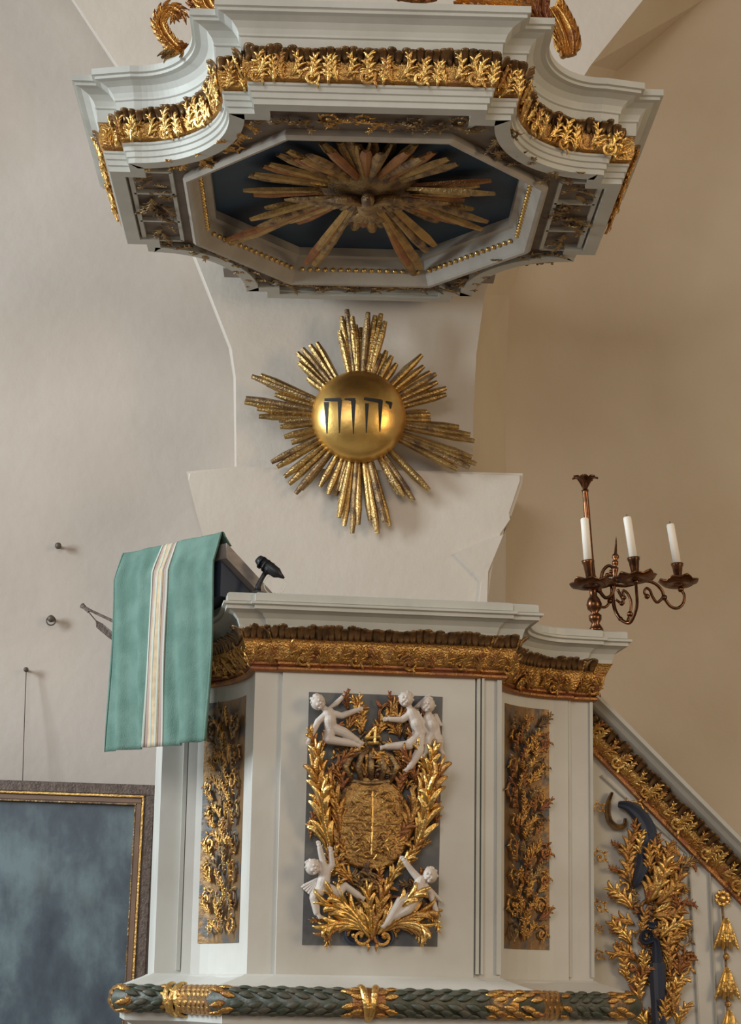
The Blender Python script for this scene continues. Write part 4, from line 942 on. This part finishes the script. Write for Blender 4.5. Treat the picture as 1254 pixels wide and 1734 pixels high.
# ================================================================ CANDELABRA
KY = 6.60
K = lambda a, b, y=KY: PY(a, b, y)
cand = empty('candelabrum', K(1006, 1068), 'three-armed aged brass candelabrum leaning on the right end of the pulpit rim', 'candelabrum')
S2 = 6.95/3600
def lathe_on(a, b, prof, name, m, parent, seg=16):
    d = b-a; bm = bmesh.new(); lathe(bm, prof, seg, Matrix.Translation(a) @ d.to_track_quat('Z', 'Y').to_matrix().to_4x4()); return obj(name, bm, m, parent, smooth=True)
pb, pt_ = K(1009, 1068), K(990, 828); LP_ = (pt_-pb).length
f = lambda y: (1068-y)/240*LP_
lathe_on(pb, pt_, [(0, 0), (.024, 0), (.022, .006), (.012, f(1056)), (.020, f(1050)), (.021, f(1043)), (.010, f(1038)), (.022, f(1032)), (.025, f(1024)), (.020, f(1016)), (.012, f(1010)), (.012, f(1000)), (.018, f(994)), (.018, f(985)), (.012, f(975)), (.010, f(930)), (.010, f(860)), (.009, f(835)), (.012, f(830)), (0, f(829))], 'post', M_brass, cand)
bm = bmesh.new()
for k in range(7):
    a_ = 2*PI*k/7; d = Vector((math.cos(a_), math.sin(a_), 0)); lp_ = [pt_+d*(.006+.036*(j/4)**1.3)+UPZ*(.038*math.sin(PI*.62*j/4)) for j in range(5)]
    blade(bm, lp_, [(-d*.5+UPZ).normalized()]*5, [.005, .011, .014, .012, .003], [.004]*5)
obj('flower_cup', bm, M_brass, cand)
specs = [((995, 950), (989, 877), (1000, 990), 6.49), ((1072, 945), (1061, 875), (1076, 980), 6.50), ((1146, 955), (1134, 887), (1148, 988), 6.66)]
ccols = ['white candle on the left arm of the candelabrum, against its post', 'white candle on the middle arm of the candelabrum', 'white candle on the far right arm of the candelabrum']
axis = (K(1061, 875)-K(1073, 945)).normalized()
for i, (cb, ct, pc, yy) in enumerate(specs):
    a, b = PY(*cb, yy), PY(*ct, yy); d = (b-a); Lc = d.length; dn = d.normalized()
    q = (Matrix.Translation(a) @ d.to_track_quat('Z', 'Y').to_matrix().to_4x4())
    ce = empty('candle', a, ccols[i], 'candle', 'white candles on the candelabrum')
    bm = bmesh.new(); lathe(bm, [(0, -.016), (.0128, -.016), (.0128, Lc-.006), (.0110, Lc-.001), (.006, Lc), (0, Lc-.001)], 18, q); obj('wax', bm, M_wax, ce, smooth=True)
    bm = bmesh.new(); tube(bm, [a+dn*(Lc-.002), a+dn*(Lc+.008)], .0012, 6); obj('wick', bm, M_black, ce)
    c0 = PY(*pc, yy); s1 = a
    Ls = (s1-c0).length; bm = bmesh.new()
    lathe(bm, [(.0, -.006), (.012, -.004), (.013, .008), (.009, .014), (.0125, .022), (.0165, Ls-.012), (.020, Ls-.004), (.020, Ls+.002), (.0145, Ls+.002), (.0140, Ls-.020), (0, Ls-.022)], 18, Matrix.Translation(c0) @ (s1-c0).to_track_quat('Z', 'Y').to_matrix().to_4x4()); obj('candle_socket', bm, M_brass, cand, smooth=True)
    # scalloped drip pan
    bm = bmesh.new(); n = 32; R = .062; rings = []
    tl = Matrix.Translation(c0) @ ((s1-c0).normalized()*.8+UPZ*.2+Vector((.0, .10, 0))).to_track_quat('Z', 'Y').to_matrix().to_4x4()
    for rr, zz in ((.010, .0), (.028, -.004), (.045, -.006), (1.0, .004), (1.03, .007), (.97, .010), (.045, .002), (.028, .004), (.010, .008)):
        rg = []
        for j in range(n):
            th = 2*PI*j/n; sc_ = R*rr*(1+.06*math.cos(8*th)) if rr > .5 else rr; z_ = zz+(.0035*math.cos(8*th)+.004*math.cos(3*th+i) if rr > .5 else 0)
            rg.append(bm.verts.new(tl @ Vector((sc_*math.cos(th), sc_*math.sin(th), z_))))
        rings.append(rg)
    for r1, r2 in zip(rings, rings[1:]+rings[:1]):
        for j in range(n): bm.faces.new((r1[j], r1[(j+1) % n], r2[(j+1) % n], r2[j]))
    obj('drip_pan', bm, M_brass, cand, smooth=True)
def arm(pts, r0_=.0045, r1_=.0045, name='arm', y0=6.60, y1=6.60, ball=None):
    P3 = [PY(a_, b_, y0+(y1-y0)*i/(len(pts)-1)) for i, (a_, b_) in enumerate(pts)]; Q = []
    for i in range(len(P3)-1):
        p0, p1, p2, p3 = P3[max(i-1, 0)], P3[i], P3[i+1], P3[min(i+2, len(P3)-1)]
        for k in range(5):
            t = k/5; Q.append(.5*((2*p1)+(-p0+p2)*t+(2*p0-5*p1+4*p2-p3)*t*t+(-p0+3*p1-3*p2+p3)*t**3))
    Q.append(P3[-1]); n = len(Q); bm = bmesh.new(); tube(bm, Q, [r0_+(r1_-r0_)*i/n for i in range(n)], 10)
    for bx in (ball or []): bmesh.ops.create_icosphere(bm, subdivisions=2, radius=bx[1], matrix=Matrix.Translation(P3[bx[0]]))
    return obj(name, bm, M_brass, cand, smooth=True)
arm([(1002, 995), (1003, 1012), (1012, 1025), (1024, 1028), (1032, 1018), (1035, 1000), (1032, 985)], ball=[(4, .009), (0, .010)], y1=6.62)
arm([(1036, 1000), (1040, 1030), (1050, 1048), (1064, 1055), (1072, 1045), (1078, 1025), (1077, 1000), (1076, 985)], .0065, .0045, ball=[(2, .008), (7, .010)], y0=6.62, y1=6.50)
arm([(1062, 1052), (1066, 1040), (1068, 1020), (1062, 1005), (1054, 1000), (1056, 1012)], .005, .004, ball=[(5, .008), (1, .010)], y0=6.58)
arm([(1045, 998), (1055, 1018), (1052, 1022), (1042, 1015)], .005, .004, 'arm_scroll', ball=[(2, .008)])
arm([(1036, 990), (1060, 992), (1090, 984), (1108, 988), (1120, 1000), (1124, 1012), (1134, 1026), (1146, 1030), (1156, 1022), (1158, 1008), (1152, 998)], .0055, .0045, y0=6.62, y1=6.66, ball=[(5, .010), (10, .010)])
arm([(1122, 1012), (1112, 1020), (1104, 1010), (1100, 1000), (1094, 996), (1090, 1003), (1095, 1010)], .005, .004, 'arm_scroll', y0=6.64, y1=6.64, ball=[(6, .009)])
arm([(1016, 990), (1020, 968), (1030, 958), (1038, 964), (1036, 974), (1028, 974)], .006, .004, 'arm_scroll', ball=[(5, .008)])
arm([(1014, 1000), (1024, 1012), (1034, 1008), (1040, 994), (1040, 978), (1034, 968)], .006, .004, 'arm_scroll', ball=[(0, .009), (5, .007)])
arm([(1000, 990), (1018, 992), (1034, 988), (1046, 984), (1060, 985)], .010, .007, 'crossbar')
arm([(1018, 985), (1030, 984), (1044, 990)], .012, .008, 'crossbar')
lathe_on(K(1040, 985, 6.60), K(1043, 907, 6.60), [(0, 0), (.010, 0), (.006, .02), (.010, .035), (.011, .045), (.005, .050), (.010, .056), (.010, .066), (.005, .070), (.012, .078), (.010, .086), (.005, .092), (.003, .125), (0, .150)], 'finial', M_brass, cand)

# ================================================================ PAINTING AND HOOKS
PTY = 7.86
pp0 = PY(265, 1331, PTY)
paint = empty('framed_painting', (pp0.x-.6, PTY, pp0.z-1.3), 'dark blue-green oil painting in a brown gilt-lined frame at lower left', 'painting')
Wp, Hp_ = 1.5, 1.05; ang = math.radians(.9)
PMx = Matrix.Translation(pp0) @ Matrix.Rotation(ang, 4, 'Y')
def prect(x0, x1, z0, z1, y0, y1, name, m):
    bm = bmesh.new(); box_bm(bm, ((x0+x1)/2, (y0+y1)/2, (z0+z1)/2), (x1-x0, y1-y0, z1-z0), PMx)
    bmesh.ops.bevel(bm, geom=bm.edges[:], offset=min(.004, abs(z1-z0)*.2, abs(x1-x0)*.2), segments=2, affect='EDGES'); return obj(name, bm, m, paint)
bands = [(0, .040, -.035, .03, M_fdark, 'frame_carved_edge'), (.040, .047, -.040, .03, M_goldb, 'gilt_line'), (.047, .070, -.030, .03, M_fbrown, 'frame_moulding'), (.070, .074, -.028, .03, M_golds, 'gilt_sight_edge')]
for a, b, y0, y1, m, nm in bands:
    prect(-Wp+a, -a, -b, -a, y0, y1, nm, m); prect(-Wp+a, -a, -Hp_+a, -Hp_+b, y0, y1, nm, m)
    prect(-b, -a, -Hp_+b, -b, y0, y1, nm, m); prect(-Wp+a, -Wp+b, -Hp_+b, -b, y0, y1, nm, m)
m = bpy.data.materials.new('oil_canvas'); m.use_nodes = True; nt = m.node_tree; N = nt.nodes; L = nt.links; bs = N['Principled BSDF']; bs.inputs['Roughness'].default_value = .38
geo = N.new('ShaderNodeNewGeometry'); mp = N.new('ShaderNodeMapping'); mp.inputs['Scale'].default_value = (1, 1, .55); L.new(geo.outputs['Position'], mp.inputs[0])
n1 = N.new('ShaderNodeTexNoise'); n1.inputs['Scale'].default_value = 5; n1.inputs['Detail'].default_value = 7; n1.inputs['Roughness'].default_value = .62; L.new(mp.outputs[0], n1.inputs['Vector'])
r = N.new('ShaderNodeValToRGB'); e = r.color_ramp.elements; e[0].position = .32; e[0].color = (.03, .037, .055, 1); e[1].position = .66; e[1].color = (.16, .215, .23, 1)
x = e.new(.5); x.color = (.075, .10, .12, 1); L.new(n1.outputs['Fac'], r.inputs[0])
n2 = N.new('ShaderNodeTexNoise'); n2.inputs['Scale'].default_value = 3.2; n2.inputs['Detail'].default_value = 3; L.new(mp.outputs[0], n2.inputs['Vector'])
r2 = N.new('ShaderNodeValToRGB'); r2.color_ramp.elements[0].position = .55; r2.color_ramp.elements[1].position = .72; r2.color_ramp.elements[0].color = (0, 0, 0, 1); r2.color_ramp.elements[1].color = (.6, .6, .6, 1); L.new(n2.outputs['Fac'], r2.inputs[0])
mx = N.new('ShaderNodeMix'); mx.data_type = 'RGBA'; L.new(r2.outputs[0], mx.inputs[0]); L.new(r.outputs[0], mx.inputs[6]); mx.inputs[7].default_value = (.11, .09, .085, 1); L.new(mx.outputs[2], bs.inputs['Base Color'])
bm = bmesh.new(); box_bm(bm, (-Wp/2, 0, -Hp_/2), (Wp-.14, .02, Hp_-.14), PMx); obj('canvas', bm, m, paint)
def knob(px, py, r_, label, ring=False):
    c = PY(px, py, WALLY); e_ = empty('wall_hook', c, label, 'hook', 'iron fixings on the left wall')
    bm = bmesh.new(); lathe(bm, [(r_*.5, 0), (r_*.5, .02), (r_, .024), (r_*1.05, .034), (r_*.6, .042), (0, .044)], 14, Matrix.Translation(c) @ Matrix.Rotation(PI/2, 4, 'X')); obj('hook_head', bm, M_iron, e_, smooth=True)
    if ring:
        bm = bmesh.new(); tube(bm, [c+Vector((r_*1.3*math.cos(t), -.03, r_*1.3*math.sin(t)-.008)) for t in [2*PI*i/16 for i in range(17)]], .003, 6); obj('hook_ring', bm, M_iron, e_)
    return c
knob(100, 927, .012, 'topmost small iron knob on the left wall')
knob(88, 1050, .013, 'iron knob with ring on the left wall, left of the green cloth', True)
hk = knob(46, 1136, .009, 'lowest iron hook on the left wall carrying the picture wire')
wq = PY(38, 1331, PTY+.02)
bm = bmesh.new(); tube(bm, [hk+Vector((0, -.03, -.004)), (hk+wq)/2+Vector((0, -.02, 0)), wq+Vector((0, 0, -.01))], .0022, 6)
tag(obj('picture_wire', bm, M_iron), 'thin dark wire running from the wall hook to the painting', 'wire')
